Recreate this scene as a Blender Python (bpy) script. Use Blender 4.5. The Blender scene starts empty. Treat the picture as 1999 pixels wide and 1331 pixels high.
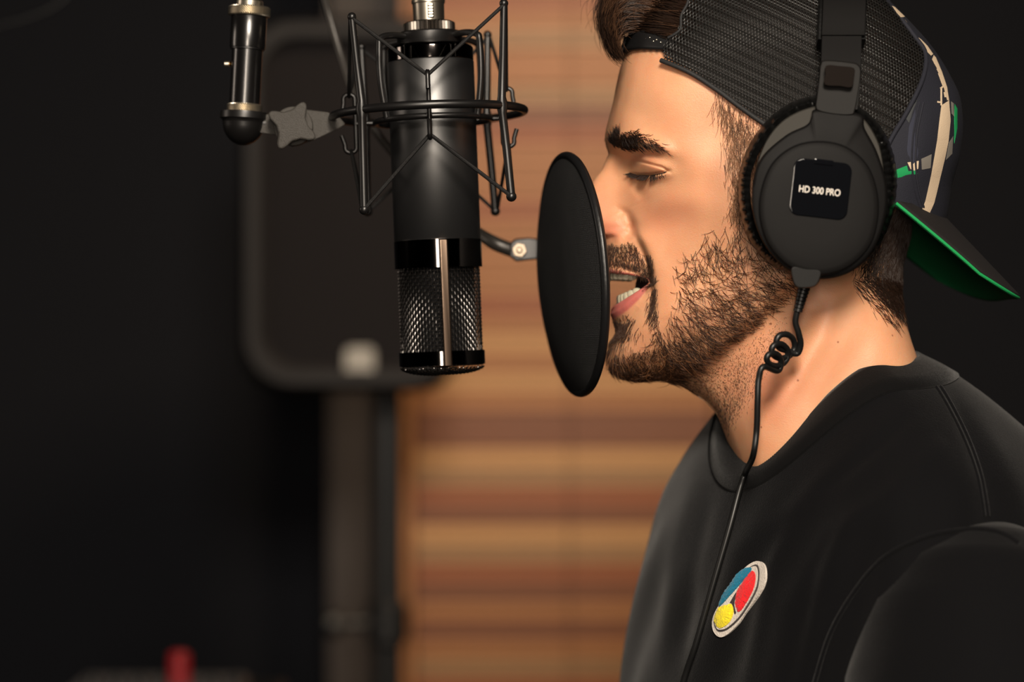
import bpy, math, random
import numpy as np
from mathutils import Vector, Matrix
from mathutils.bvhtree import BVHTree
random.seed(7); rng = np.random.default_rng(7)
SC = bpy.context.scene
COL = SC.collection
PI = math.pi

# ------------------------------------------------------------------ camera, light, exposure
FPX = 4719.0; CAMD = 1.43; ZC = 1.50; CX = 999.5; CY = 665.5; S = FPX / CAMD
cam_d = bpy.data.cameras.new('camera'); cam = bpy.data.objects.new('camera', cam_d); COL.objects.link(cam)
cam.location = (0, -CAMD, ZC); cam.rotation_euler = (PI / 2, 0, 0)
cam_d.sensor_width = 36.0; cam_d.lens = 36.0 * FPX / 1999.0; cam_d.clip_start = 0.05; cam_d.clip_end = 30
cam_d.dof.use_dof = True; cam_d.dof.focus_distance = CAMD - 0.055; cam_d.dof.aperture_fstop = 3.2
SC.camera = cam
SC.view_settings.view_transform = 'Standard'; SC.view_settings.look = 'None'
SC.view_settings.exposure = 0.0; SC.view_settings.gamma = 1.0; SC.view_settings.use_curve_mapping = False
w_ = bpy.data.worlds.new('world'); SC.world = w_; w_.use_nodes = True
w_.node_tree.nodes['Background'].inputs[0].default_value = (0.55, 0.6, 0.75, 1)
w_.node_tree.nodes['Background'].inputs[1].default_value = 0.12

def area(name, loc, target, size, power, color, size_y=None, spread=None):
    l = bpy.data.lights.new(name, 'AREA'); l.energy = power; l.color = color
    l.shape = 'RECTANGLE'; l.size = size; l.size_y = size_y or size
    if spread: l.spread = math.radians(spread)
    o = bpy.data.objects.new(name, l); COL.objects.link(o); o.location = loc
    o.rotation_euler = (Vector(target) - Vector(loc)).to_track_quat('-Z', 'Y').to_euler()
    return o
area('key_softbox', (0.14, -1.50, 2.30), (0.1, 0, 1.55), 0.34, 18, (1.0, 0.88, 0.74), 0.42, 120)
area('added_camera_fill', (-0.03, -1.95, 1.63), (0.05, 0, 1.5), 0.17, 14, (1.0, 0.86, 0.71), 0.5)  # unseen lamp added for the microphone tube highlight and frontal fill
area('added_panel_light', (0.35, 0.55, 2.5), (0.05, 1.6, 1.35), 0.25, 5.0, (1.0, 0.77, 0.52), 0.25, 100)  # unseen light added to brighten the slat panel with a warm tone
area('added_wall_fill', (-1.7, 0.0, 1.9), (-0.6, 1.9, 1.4), 0.5, 4.5, (1.0, 0.84, 0.70))  # added fill, lifts the dark left part of the back wall

# ------------------------------------------------------------------ helpers
def lin(r, g, b):
    f = lambda c: (c / 255 / 12.92) if c / 255 <= 0.04045 else ((c / 255 + 0.055) / 1.055) ** 2.4
    return (f(r), f(g), f(b), 1.0)

def U(px, py, Y=0.0):
    k = (CAMD + Y) / FPX
    return Vector(((px - CX) * k, Y, ZC - (py - CY) * k))

MATS = {}
def mat(name, col, rough=0.5, metal=0.0, spec=0.5, bump=None, var=None, **kw):
    if name in MATS: return MATS[name]
    m = bpy.data.materials.new(name); m.use_nodes = True; nt = m.node_tree
    b = nt.nodes['Principled BSDF']
    b.inputs['Base Color'].default_value = col if len(col) == 4 else (*col, 1)
    b.inputs['Roughness'].default_value = rough; b.inputs['Metallic'].default_value = metal
    b.inputs['Specular IOR Level'].default_value = spec
    for k, v in kw.items(): b.inputs[k.replace('_', ' ')].default_value = v
    tc = nt.nodes.new('ShaderNodeTexCoord')
    if bump:
        sc, st = bump
        n = nt.nodes.new('ShaderNodeTexNoise'); n.inputs['Scale'].default_value = sc; n.inputs['Detail'].default_value = 4
        nt.links.new(tc.outputs['Object'], n.inputs['Vector'])
        bp = nt.nodes.new('ShaderNodeBump'); bp.inputs['Strength'].default_value = st; bp.inputs['Distance'].default_value = 0.0006
        nt.links.new(n.outputs['Fac'], bp.inputs['Height']); nt.links.new(bp.outputs['Normal'], b.inputs['Normal'])
    if var:
        sc, amt = var
        n = nt.nodes.new('ShaderNodeTexNoise'); n.inputs['Scale'].default_value = sc; n.inputs['Detail'].default_value = 5
        nt.links.new(tc.outputs['Object'], n.inputs['Vector'])
        r = nt.nodes.new('ShaderNodeValToRGB'); c = Vector(b.inputs['Base Color'].default_value[:3])
        r.color_ramp.elements[0].color = (*(c * (1 - amt)), 1); r.color_ramp.elements[1].color = (*(c * (1 + amt)), 1)
        r.color_ramp.elements[0].position = 0.3; r.color_ramp.elements[1].position = 0.7
        nt.links.new(n.outputs['Fac'], r.inputs['Fac']); nt.links.new(r.outputs['Color'], b.inputs['Base Color'])
    MATS[name] = m
    return m

def catmull(pts, n=8, closed=False):
    P = [Vector(p) for p in pts]; out = []; N = len(P)
    segs = N if closed else N - 1
    for i in range(segs):
        if closed: a, b, c, d = P[(i - 1) % N], P[i], P[(i + 1) % N], P[(i + 2) % N]
        else: a, b, c, d = P[max(i - 1, 0)], P[i], P[i + 1], P[min(i + 2, N - 1)]
        for k in range(n):
            t = k / n
            out.append(0.5 * ((2 * b) + (c - a) * t + (2 * a - 5 * b + 4 * c - d) * t * t + (3 * b - a - 3 * c + d) * t ** 3))
    if not closed: out.append(P[-1])
    return out

class M:
    def __init__(s): s.v = []; s.f = []; s.m = []
    def add(s, V, F, mi=0):
        o = len(s.v); s.v.extend([tuple(v) for v in V])
        s.f.extend([tuple(i + o for i in f) for f in F]); s.m.extend([mi] * len(F)); return s
    def tube(s, pts, r, n=12, mi=0, closed=False, cap=True, flat=None):
        P = [Vector(p) for p in pts]; N = len(P)
        R = r if hasattr(r, '__len__') else [r] * N
        T = []
        for i in range(N):
            a = P[(i - 1) % N] if closed or i > 0 else P[i]; b = P[(i + 1) % N] if closed or i < N - 1 else P[i]
            T.append((b - a).normalized() if (b - a).length > 1e-9 else Vector((0, 0, 1)))
        up = Vector((0, 0, 1)) if abs(T[0].z) < 0.9 else Vector((0, 1, 0))
        nrm = (up - T[0] * up.dot(T[0])).normalized(); V = []
        for i in range(N):
            nrm = (nrm - T[i] * nrm.dot(T[i])).normalized(); bi = T[i].cross(nrm)
            for k in range(n):
                a = 2 * PI * k / n
                V.append(P[i] + (nrm * math.cos(a) + bi * math.sin(a)) * R[i])
        F = []
        for i in range(N if closed else N - 1):
            j = (i + 1) % N
            for k in range(n): F.append((i * n + k, i * n + (k + 1) % n, j * n + (k + 1) % n, j * n + k))
        if cap and not closed:
            F.append(tuple(reversed(range(n)))); F.append(tuple((N - 1) * n + k for k in range(n)))
        return s.add(V, F, mi)
    def lathe(s, prof, o, ax=(0, 0, 1), n=64, mi=0, knurl=None, cap=True):
        o = Vector(o); ax = Vector(ax).normalized()
        e1 = Vector((1, 0, 0)); e1 = (e1 - ax * e1.dot(ax)).normalized() if abs(ax.x) < 0.9 else Vector((0, 1, 0)); e2 = ax.cross(e1)
        V = []
        for j, (r, h) in enumerate(prof):
            for k in range(n):
                rr = r + (knurl * (1 if (k + j) % 2 else -1) if knurl and 0 < j < len(prof) - 1 else 0)
                a = 2 * PI * k / n; V.append(o + ax * h + (e1 * math.cos(a) + e2 * math.sin(a)) * rr)
        F = [(j * n + k, j * n + (k + 1) % n, (j + 1) * n + (k + 1) % n, (j + 1) * n + k) for j in range(len(prof) - 1) for k in range(n)]
        if cap:
            F.append(tuple(reversed(range(n)))); F.append(tuple((len(prof) - 1) * n + k for k in range(n)))
        return s.add(V, F, mi)
    def ball(s, c, r, n=16, mi=0, sc=(1, 1, 1)):
        c = Vector(c); V = []; m = n // 2
        for j in range(m + 1):
            for k in range(n):
                a = PI * j / m; b = 2 * PI * k / n
                V.append((c.x + r * sc[0] * math.sin(a) * math.cos(b), c.y + r * sc[1] * math.sin(a) * math.sin(b), c.z + r * sc[2] * math.cos(a)))
        return s.add(V, [(j * n + k, (j + 1) * n + k, (j + 1) * n + (k + 1) % n, j * n + (k + 1) % n) for j in range(m) for k in range(n)], mi)
    def box(s, lo, hi, mi=0):
        x0, y0, z0 = lo; x1, y1, z1 = hi
        V = [(x0, y0, z0), (x1, y0, z0), (x1, y1, z0), (x0, y1, z0), (x0, y0, z1), (x1, y0, z1), (x1, y1, z1), (x0, y1, z1)]
        return s.add(V, [(3, 2, 1, 0), (4, 5, 6, 7), (0, 1, 5, 4), (1, 2, 6, 5), (2, 3, 7, 6), (3, 0, 4, 7)], mi)
    def prism(s, A, B, mi=0):
        """closed loops A (front) and B (back) of equal length joined by walls"""
        n = len(A); return s.add(list(A) + list(B), [tuple(range(n)), tuple(reversed(range(n, 2 * n)))] + [(i, n + i, n + (i + 1) % n, (i + 1) % n) for i in range(n)], mi)
    def grid(s, G, mi=0, closed=False):
        """G[i][j] of points"""
        a, b = len(G), len(G[0]); V = [p for r in G for p in r]
        F = [(i * b + j, i * b + (j + 1) % b, (i + 1) * b + (j + 1) % b, (i + 1) * b + j) for i in range(a - 1) for j in range(b if closed else b - 1)]
        return s.add(V, F, mi)
    def build(s, name, mats, parent=None, smooth=True, bevel=None, sub=0, solid=None, angle=40):
        me = bpy.data.meshes.new(name); me.from_pydata(s.v, [], s.f); me.update()
        o = bpy.data.objects.new(name, me); COL.objects.link(o)
        for m in (mats if isinstance(mats, (list, tuple)) else [mats]): me.materials.append(m)
        me.polygons.foreach_set('material_index', s.m)
        if parent is not None: o.parent = parent
        if solid: q = o.modifiers.new('solid', 'SOLIDIFY'); q.thickness = solid; q.offset = 0
        if bevel:
            q = o.modifiers.new('bevel', 'BEVEL'); q.width = bevel; q.segments = 3; q.limit_method = 'ANGLE'; q.angle_limit = math.radians(35)
        if sub: q = o.modifiers.new('sub', 'SUBSURF'); q.levels = q.render_levels = sub
        if smooth:
            me.shade_smooth(); me.set_sharp_from_angle(angle=math.radians(angle))
        return o

def tag(o, label=None, cat=None, group=None, kind=None):
    for k, v in (('label', label), ('category', cat), ('group', group), ('kind', kind)):
        if v: o[k] = v
    return o
def thing(name, label, cat, group=None):
    o = bpy.data.objects.new(name, None); COL.objects.link(o); o.empty_display_size = 0.02
    return tag(o, label, cat, group)
def smoothstep(a, b, x):
    t = np.clip((x - a) / (b - a), 0, 1); return t * t * (3 - 2 * t)
def rrect(w, h, r, n=6):
    out = []
    for cx, cy, a0 in ((w - r, h - r, 0), (-w + r, h - r, PI / 2), (-w + r, -h + r, PI), (w - r, -h + r, 1.5 * PI)):
        for k in range(n + 1): a = a0 + PI / 2 * k / n; out.append((cx + r * math.cos(a), cy + r * math.sin(a)))
    return out

# ------------------------------------------------------------------ materials
m_black = mat('matte_black_paint', lin(20, 20, 21), 0.42, 0.0, 0.5, bump=(900, .15))
m_rod = mat('black_coated_steel', lin(15, 14, 14), 0.36, 0.0, 0.5)
m_tube = mat('satin_black_tube', lin(13, 13, 14), 0.42, 0.0, .8, bump=(7000, .06), Coat_Weight=1.0, Coat_Roughness=.4)
m_chrome = mat('black_chrome', lin(95, 90, 88), 0.07, 1.0)
m_steel = mat('nickel', lin(205, 196, 180), 0.34, 1.0)
m_brass = mat('brass', lin(215, 160, 80), 0.2, 1.0)
m_wire = mat('woven_steel_wire', lin(100, 97, 95), 0.36, 1.0)
m_dark = mat('dark_foam', lin(16, 16, 17), 0.9, 0, 0.1)
m_rubber = mat('black_rubber', lin(17, 17, 17), 0.42, 0, 0.45)
m_plastic = mat('headphone_plastic', lin(11, 10, 10), 0.6, 0, 0.12, bump=(3000, .08))
m_gloss = mat('glossy_black_plastic', lin(10, 11, 14), 0.06, 0, 0.5)
m_leather = mat('black_leatherette', lin(7, 7, 7), 0.36, 0, 0.3, bump=(500, .3))
m_grey = mat('grey_cast_metal', lin(58, 55, 51), 0.5, 0.1, 0.5, bump=(1800, .9))
m_print = mat('white_print', lin(205, 198, 188), 0.6)

# ------------------------------------------------------------------ the room
m_wall = mat('black_acoustic_wall', lin(26, 27, 31), 0.95, 0, 0.1, bump=(60, .3))
m_floorm = mat('dark_carpet', lin(24, 23, 24), 1.0, 0, 0.05, bump=(400, .5))
def struct(name, lo, hi, m):
    return tag(M().box(lo, hi).build(name, m, smooth=False), kind='structure')
RX0, RX1, RY0, RY1, RH = -2.2, 2.2, -2.4, 1.9, 2.7
struct('floor', (RX0, RY0, -0.1), (RX1, RY1, 0), m_floorm)
struct('ceiling', (RX0, RY0, RH), (RX1, RY1, RH + .1), m_wall)
struct('wall_back', (RX0, RY1, 0), (RX1, RY1 + .1, RH), m_wall)
struct('wall_front', (RX0, RY0 - .1, 0), (RX1, RY0, RH), m_wall)
struct('wall_left', (RX0 - .1, RY0, 0), (RX0, RY1, RH), m_wall)
struct('wall_right', (RX1, RY0, 0), (RX1 + .1, RY1, RH), m_wall)

YB = 1.62
panel = thing('slatted_wood_panel', 'warm brown wooden slat panel on the wall behind the microphone and singer', 'wall panel')
x0 = U(806, 0, YB).x; x1 = U(1396, 0, YB).x; xm = U(1112, 0, YB).x
M().box((x0, YB + .022, 0.02), (x1, RY1, RH - .02)).build('backing_board', mat('panel_backing', lin(58, 36, 22), .8), panel, smooth=False)
def woodmat(i, c):
    m = bpy.data.materials.new('slat_wood_%d' % i); m.use_nodes = True; nt = m.node_tree; b = nt.nodes['Principled BSDF']
    tc = nt.nodes.new('ShaderNodeTexCoord'); mp = nt.nodes.new('ShaderNodeMapping'); mp.inputs['Scale'].default_value = (3, 30, 45)
    n = nt.nodes.new('ShaderNodeTexNoise'); n.inputs['Scale'].default_value = 1.6; n.inputs['Detail'].default_value = 6
    r = nt.nodes.new('ShaderNodeValToRGB'); c = Vector(c[:3])
    r.color_ramp.elements[0].color = (*(c * .78), 1); r.color_ramp.elements[1].color = (*(c * 1.2), 1)
    r.color_ramp.elements[0].position = .35; r.color_ramp.elements[1].position = .65
    nt.links.new(tc.outputs['Generated'], mp.inputs['Vector']); nt.links.new(mp.outputs['Vector'], n.inputs['Vector'])
    nt.links.new(n.outputs['Fac'], r.inputs['Fac']); nt.links.new(r.outputs['Color'], b.inputs['Base Color'])
    b.inputs['Roughness'].default_value = .5; return m
WOOD = [woodmat(0, lin(184, 136, 86)), woodmat(1, lin(160, 106, 62)), woodmat(2, lin(146, 84, 48)), woodmat(3, lin(152, 114, 76)), woodmat(4, lin(122, 74, 46))]
PITCH = 37.2 * (CAMD + YB) / FPX
zt = U(0, 745, YB).z
# tones read from the photograph around the line at 745 px, one entry per slat (downwards positive)
TONE = {-20: 2, -19: 1, -18: 3, -17: 1, -16: 1, -15: 3, -14: 4, -13: 2, -12: 1, -11: 1, -10: 1, -9: 2, -8: 1, -7: 1, -6: 1, -5: 1, -4: 2, -3: 1, -2: 0, -1: 1, 0: 0, 1: 1, 2: 4, 3: 4, 4: 0, 5: 3, 6: 2, 7: 4, 8: 0, 9: 3, 10: 2, 11: 4, 12: 1, 13: 4, 14: 1, 15: 3, 16: 2}
ra = random.Random(3)
proto = {}
k = -60
for k in range(-40, 62):
    z = zt - k * PITCH
    if z < .03 or z > RH - .05: continue
    ti = TONE.get(k, ra.choice([0, 1, 2, 3, 4, 1]))
    for (a, b) in ((x0 + .004, xm - .001), (xm + .001, x1 - .004)):
        dy = ra.uniform(-.003, .003)
        key = (ti, a)
        if key not in proto:
            o = M().box((a, -.012, -PITCH * .44), (b, .012, PITCH * .44)).build('slat', WOOD[ti], panel, bevel=.0015)
            proto[key] = o.data; o.location = (0, YB + .01 + dy, z)
        else:
            o = bpy.data.objects.new('slat', proto[key]); COL.objects.link(o); o.parent = panel; o.location = (0, YB + .01 + dy, z)
for xe in (x0 - .012, x1):
    M().box((xe, YB - .02, .02), (xe + .012, RY1, RH - .02)).build('edge_board', WOOD[1], panel, smooth=False, bevel=.001)
struct('shaded_wood_strip', (U(642, 0, 1.7).x, 1.7, 0), (U(800, 0, 1.7).x, RY1, RH), mat('shaded_wood_brown', lin(48, 39, 34), .6))  # first strip stands in for dim wood behind the speaker, shade put into its brown
struct('trim_2', (x1 + .015, YB + .03, 0), (x1 + .045, RY1, RH), mat('grey_trim', lin(34, 33, 33), .6))

# ------------------------------------------------------------------ PA speaker on its stand
YS = 1.15
spk = thing('loudspeaker', 'large black loudspeaker with rounded corners on a stand, out of focus behind the microphone', 'speaker')
c0 = U(684, 398, YS); ks = (CAMD + YS) / FPX; hw, hh = 219 * ks, 368 * ks
def loopY(w, h, r, y, n=8): return [Vector((c0.x + a, y, c0.z + b)) for a, b in rrect(w, h, r, n)]
b = M(); prof = [(0, .02), (.012, .0), (.03, 0.0), (.24, .0), (.27, .05)]
L = [loopY(hw - .006 - ins, hh - .006 - ins, .05, YS + y) for y, ins in ((0.006, 0.006), (.0, -.0), (.02, -.006), (.2, 0.02), (.26, .05))]
b.grid(L, closed=True); b.add(L[-1], [tuple(range(len(L[-1])))])
b.build('cabinet', mat('speaker_cabinet', lin(17, 15, 15), .6, 0, .1), spk)
b = M(); L = [loopY(hw - .007, hh - .007, .05, YS + .003), loopY(hw - .009, hh - .009, .05, YS - .006), loopY(hw - .022, hh - .022, .042, YS - .006), loopY(hw - .03, hh - .03, .038, YS + .012)]
b.grid(L, closed=True).build('bezel', mat('speaker_bezel', lin(38, 36, 36), .5, 0, .15), spk)
g = loopY(hw - .028, hh - .028, .038, YS + .008); M().add(g, [tuple(range(len(g)))]).build('grille', mat('speaker_grille', lin(30, 28, 29), .8, 0, .05), spk, smooth=False)
lc = U(702, 712, YS)
M().prism([(lc.x + a, YS - .002, lc.z + bb) for a, bb in rrect(.016, .019, .008)], [(lc.x + a, YS + .01, lc.z + bb) for a, bb in rrect(.016, .019, .008)]).build('badge', mat('brushed_badge', lin(125, 120, 112), .4, .6), spk, bevel=.001)
st = thing('speaker_stand', 'black tubular tripod stand holding up the blurred loudspeaker', 'stand')
sx = U(757, 0, YS + .13).x; r_ = 36 * (CAMD + YS + .13) / FPX
M().lathe([(r_ * .8, .75), (r_ * .8, c0.z - hh + .01)], (sx, YS + .13, 0), n=32).build('pole', m_black, st)
M().lathe([(r_, .25), (r_, 1.0)], (sx, YS + .13, 0), n=32).build('outer_tube', m_black, st)
zc_ = U(0, 1215, YS + .13).z
M().lathe([(r_ * .9, zc_ - .025), (r_ * 1.15, zc_ - .02), (r_ * 1.15, zc_ + .02), (r_ * .9, zc_ + .025)], (sx, YS + .13, 0), n=32).build('collar', m_black, st)
M().lathe([(.006, 0), (.006, .03), (.014, .032), (.014, .045)], (sx - r_, YS + .12, zc_), (-1, -.2, 0), n=16).build('clamp_knob', m_black, st)
for a in (0.2, 2.6, 4.95):
    M().tube([(sx + .02 * math.cos(a), YS + .13 + .02 * math.sin(a), .85), (sx + .42 * math.cos(a), YS + .13 + .42 * math.sin(a), .02)], .012).build('leg', m_black, st)

# ------------------------------------------------------------------ equipment rack with console, bottom left
YR = .75; kr = (CAMD + YR) / FPX
zr = U(0, 1352, YR).z
rk = thing('equipment_rack', 'black equipment rack standing low in the dark left corner', 'rack')
xa, xb = U(95, 0, YR).x, U(500, 0, YR).x
M().box((xa, YR, .0), (xb, YR + .3, zr - .03)).build('cabinet', m_black, rk, bevel=.006)
for i in range(4): M().box((xa + .01, YR - .006, .15 + i * .24), (xb - .01, YR, .35 + i * .24)).build('front_panel', m_black, rk, bevel=.002)
con = thing('mixing_console', 'small dark audio console with a red knob on the rack', 'audio mixer')
M().box((xa + .01, YR + .01, zr - .03), (xb - .02, YR + .13, zr)).build('case', mat('console_grey', lin(70, 68, 70), .5), con, bevel=.004)
for i in range(7):
    xx = xa + .03 + i * .022
    if i == 4: continue
    M().lathe([(.006, 0), (.005, .008)], (xx, YR + .05, zr), n=20).build('knob', m_rubber, con, bevel=.0008)
xr = U(350, 0, YR + .05).x
tag(M().lathe([(.011, 0), (.010, .028), (.007, .031)], (xr, YR + .05, zr), n=24).build('knob', mat('red_plastic', lin(130, 24, 30), .35), con), label='red knob')
tag(M().tube(catmull([U(-260, 95, .55), U(-90, 78, .55), U(0, 50, .55), U(60, 33, .55), U(128, -5, .55), U(230, -130, .55), U(260, -500, .55)], 8), 5 / S).build('cable', m_rubber), 'thin black cable looping across the dark upper left corner', 'cable')

# ------------------------------------------------------------------ microphone in its own tilted frame
TS, TC = .039, math.sqrt(1 - .039 ** 2)
def mp(u, v, n=0):
    px = 844.5 + u * TC - v * TS; py = 222 - (v * TC + u * TS)
    return Vector(((px - CX) / S, n / S, ZC - (py - CY) / S))
AX = (mp(0, 1) - mp(0, 0)).normalized()
def ml(mm, prof, **kw): return mm.lathe([(r / S, v / S) for r, v in prof], mp(0, 0), AX, **kw)
mic = thing('microphone', 'large black condenser microphone hanging upside down in its shock mount', 'microphone')
ml(M(), [(70, 134), (80, 131), (84, 126), (84, 101)], n=96, mi=0).build('chrome_collar', m_chrome, mic, bevel=.0003)
ml(M(), [(83, 101), (84.5, 99), (84.5, -248), (83, -249)], n=96).build('body_tube', m_tube, mic, angle=60)
ml(M(), [(82, -247), (85.5, -248), (85.5, -302), (82, -303)], n=96).build('chrome_band', m_chrome, mic, angle=60)
ml(M(), [(79, -463), (84, -464), (84, -491), (79, -493)], n=96).build('lower_chrome_band', m_chrome, mic, angle=60)
ml(M(), [(68, -300), (68, -462), (62, -490), (0.1, -496)], n=48).build('inner_foam', m_dark, mic)
b = M(); NV = 76; NR = 24; R0 = 78.5
for i in range(NV):
    a = 2 * PI * i / NV; pts = []
    for j in range(NR * 2 + 1):
        r = R0 + 1.5 * math.cos(PI * (j / 2 + i)); pts.append(mp(r * math.cos(a), -301 - 163 * j / (NR * 2), r * math.sin(a)))
    b.tube(pts, 0.95 / S, n=4, cap=False)
for j in range(NR):
    pts = []
    for i in range(NV * 2):
        a = 2 * PI * i / (NV * 2); r = R0 - 1.5 * math.cos(PI * (i / 2 + j)); pts.append(mp(r * math.cos(a), -301 - 163 * j / NR, r * math.sin(a)))
    b.tube(pts, 0.95 / S, n=4, closed=True)
tag(b.build('wire_grille', m_wire, mic), kind='stuff')
b = M()
for d in (0, 1):
    for i in range(-11, 12):
        c = i * 7.0; L_ = math.sqrt(max(82 ** 2 - c * c, 0)); n = max(4, int(L_ * 2 / 3.5)); pts = []
        for j in range(n + 1):
            q = -L_ + 2 * L_ * j / n; rr = math.hypot(c, q); v = -492 - 17 * max(0, 1 - (rr / 84) ** 3) ** .6 + 1.4 * math.cos(PI * (q / 7 + i + d))
            pts.append(mp(c, v, q) if d else mp(q, v, c))
        b.tube(pts, 0.95 / S, n=4)
tag(b.build('end_grille', m_wire, mic), kind='stuff')
for sgn in (-1, 1):
    b = M(); A = [(5, 87), (23, 85.5)]
    V = [mp(u, v, sgn * r) for v in (-250, -492) for u, r in ((6, 80), (6, 88.5), (8, 90), (20, 88), (22, 86), (22, 77))]
    b.prism(V[:6], V[6:]).build('support_bar', mat('polished_bar', lin(120, 102, 88), .3, 1.0), mic, bevel=.0002)
# cable connector
xl = thing('microphone_cable', 'black cable with a silver connector plugged into the top of the microphone', 'cable')
con_ = ml(M(), [(30, 178), (30.5, 182), (31, 214), (33, 216), (33, 222), (30, 224), (30, 262), (26, 268)], n=48).build('connector', m_steel, xl)
b = M()
b.prism([mp(5 + x, 198 + y, -31.6) for x, y in rrect(6, 15, 2)], [mp(5 + x, 198 + y, -26) for x, y in rrect(6, 15, 2)]).build('latch_slot', m_dark, con_)
for i in range(5):
    b = M(); vv = 187 + i * 5.6; b.prism([mp(5 + x, vv + y, -33.2) for x, y in rrect(4, 1.5, .8, 2)], [mp(5 + x, vv + y, -30) for x, y in rrect(4, 1.5, .8, 2)]).build('latch_rib', m_steel, con_)
M().tube(catmull([mp(0, 262), mp(0, 330, 10), mp(-20, 460, 60), mp(-90, 620, 160), mp(-200, 900, 400), mp(-260, 1500, 500)], 8), 10 / S).build('cord', m_rubber, xl)

# ------------------------------------------------------------------ shock mount
sm = thing('shock_mount', 'black wire-frame shock mount with elastic cords around the microphone', 'microphone mount')
RC = -8
M().tube([mp(RC + 187 * math.cos(a), 0, 187 * math.sin(a)) for a in np.linspace(0, 2 * PI, 96, endpoint=False)], 8.3 / S, n=14, closed=True).build('ring', m_rod, sm)
tips_t, tips_b = [], []
for ang, ht, hb, ot, ob in ((-130.5, 174, 190, 17, 4), (-39.5, 192, 175, 14, 14), (53, 170, 186, 13, 16), (134.5, 152, 178, 4, 4)):
    a = math.radians(ang)
    def q(r, v, da=0): return mp(RC + r * math.cos(a + da), v, r * math.sin(a + da))
    T_, B_ = q(187 + ot, ht), q(187 + ob, -hb)
    tips_t.append(q(187 + ot + 5, ht)); tips_b.append(q(187 + ob + 5, -hb - 3))
    b = M(); b.tube([B_, q(187 + ob * .5, -hb * .5), q(187, -16), q(187, 0), q(187, 16), q(187 + ot * .5, ht * .5), T_], [8 / S, 8 / S, 8.2 / S, 12 / S, 8.2 / S, 7.6 / S, 7 / S], n=14)
    b.build('strut', m_rod, sm)
    for e, rr in ((T_, 8.6), (B_, 10)): M().ball(e, rr / S, 16).build('end_cap', m_rod, sm)
hk_t, hk_b = [], []
for ang in (-90, 0, 90, 180):
    a = math.radians(ang); R1 = 143
    def q(r, v): return mp(RC + (6 if ang == -90 else 0) + r * math.cos(a), v, r * math.sin(a))
    if ang == -90: vt, vb = 58, -52
    else: vt, vb = 36, -62
    pts = [q(R1 + 25, vt - 26), q(R1 + 22, vt - 8)] + [q(R1 + 11 + 11 * math.cos(t), vt + 8 * math.sin(t)) for t in np.linspace(0, PI, 7)] + [q(R1, vt - 12), q(R1, vb + 12)] + [q(R1 + 11 - 11 * math.cos(t), vb - 8 * math.sin(t)) for t in np.linspace(0, PI, 7)] + [q(R1 + 22, vb + 8), q(R1 + 28, vb + 26)]
    M().tube(pts, 4.6 / S, n=10).build('hook_rod', m_rod, sm)
    M().tube([q(102, -14), q(R1, -14)], 5 / S, n=10).build('spoke', m_rod, sm)
    hk_t.append(q(R1 + 11, vt + 1)); hk_b.append(q(R1 + 11, vb - 1))
for ang in (-140, -38, 40, 140):
    a = math.radians(ang)
    def q(r, v): return mp(r * math.cos(a), v, r * math.sin(a))
    M().tube(catmull([q(55, 148), q(90, 149), q(118, 143), q(124, 128), q(124, 60), q(112, -14)], 6), 6.4 / S, n=12).build('cradle_arm', m_rod, sm)
M().tube([mp(112 * math.cos(a), -14, 112 * math.sin(a)) for a in np.linspace(0, 2 * PI, 64, endpoint=False)], 6 / S, n=10, closed=True).build('cradle_ring', m_rod, sm)
ml(M(), [(50, 129), (62, 131), (64, 134), (64, 156), (60, 159), (40, 160)], n=64).build('clamp_collar', m_rod, sm, bevel=.0003)
b = M(); n = 90; V = []
for v, base in ((157, 46), (160, 49), (176, 49), (179, 45)):
    for k in range(n): V.append(mp((base + (1.6 if k % 2 else -1.2) * (base > 47)) * math.cos(2 * PI * k / n), v, (base + (1.6 if k % 2 else -1.2) * (base > 47)) * math.sin(2 * PI * k / n)))
b.add(V, [(j * n + k, j * n + (k + 1) % n, (j + 1) * n + (k + 1) % n, (j + 1) * n + k) for j in range(3) for k in range(n)] + [tuple(3 * n + k for k in range(n))])
b.build('knurled_nut', mat('dark_nickel', lin(110, 104, 98), .3, 1), sm, smooth=False)
for tips, hk in ((tips_t, hk_t), (tips_b, hk_b)):
    # order round the ring: strut, hook, strut ...
    seq = [tips[0], hk[0], tips[1], hk[1], tips[2], hk[2], tips[3], hk[3]]
    pts = []
    for i in range(8):
        A_, B_ = seq[i], seq[(i + 1) % 8]; pts += [A_.lerp(B_, t) for t in (.02, .35, .65, .98)]
    M().tube(pts, 3.7 / S, n=8, closed=True).build('elastic_cord', mat('braided_elastic', lin(18, 17, 17), .6, 0, .3, bump=(2200, .8)), sm)
# bracket plate and star knob
def flatpx(pts, y0_, y1_): return [U(x, y, y0_) for x, y in pts], [U(x, y, y1_) for x, y in pts]
outl = [(500, 224), (540, 222), (600, 214), (640, 219), (664, 230), (674, 242), (662, 251), (612, 274), (570, 287), (540, 264), (500, 258)]
M().prism(*flatpx(outl, -.004, .003)).build('bracket_plate', m_grey, sm, bevel=.0006)
M().lathe([(38 / S, 0), (38 / S, .006)], U(572, 246, -.010), (0, 1, 0), n=48).build('boss', m_grey, sm, bevel=.0005)
star = []
for k in range(96):
    t = 2 * PI * k / 96; th0 = math.atan2(-24, -44); r = 29 + 21 * ((1 + math.cos(4 * (t - th0))) / 2) ** 2.2; star.append(Vector((r * math.cos(t), r * math.sin(t), 0)))
M().prism(*flatpx([(570 + p.x * 1.03, 245 + p.y * 1.03) for p in star], -.020, -.010)).build('star_knob', m_grey, sm, bevel=.0012)

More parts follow.
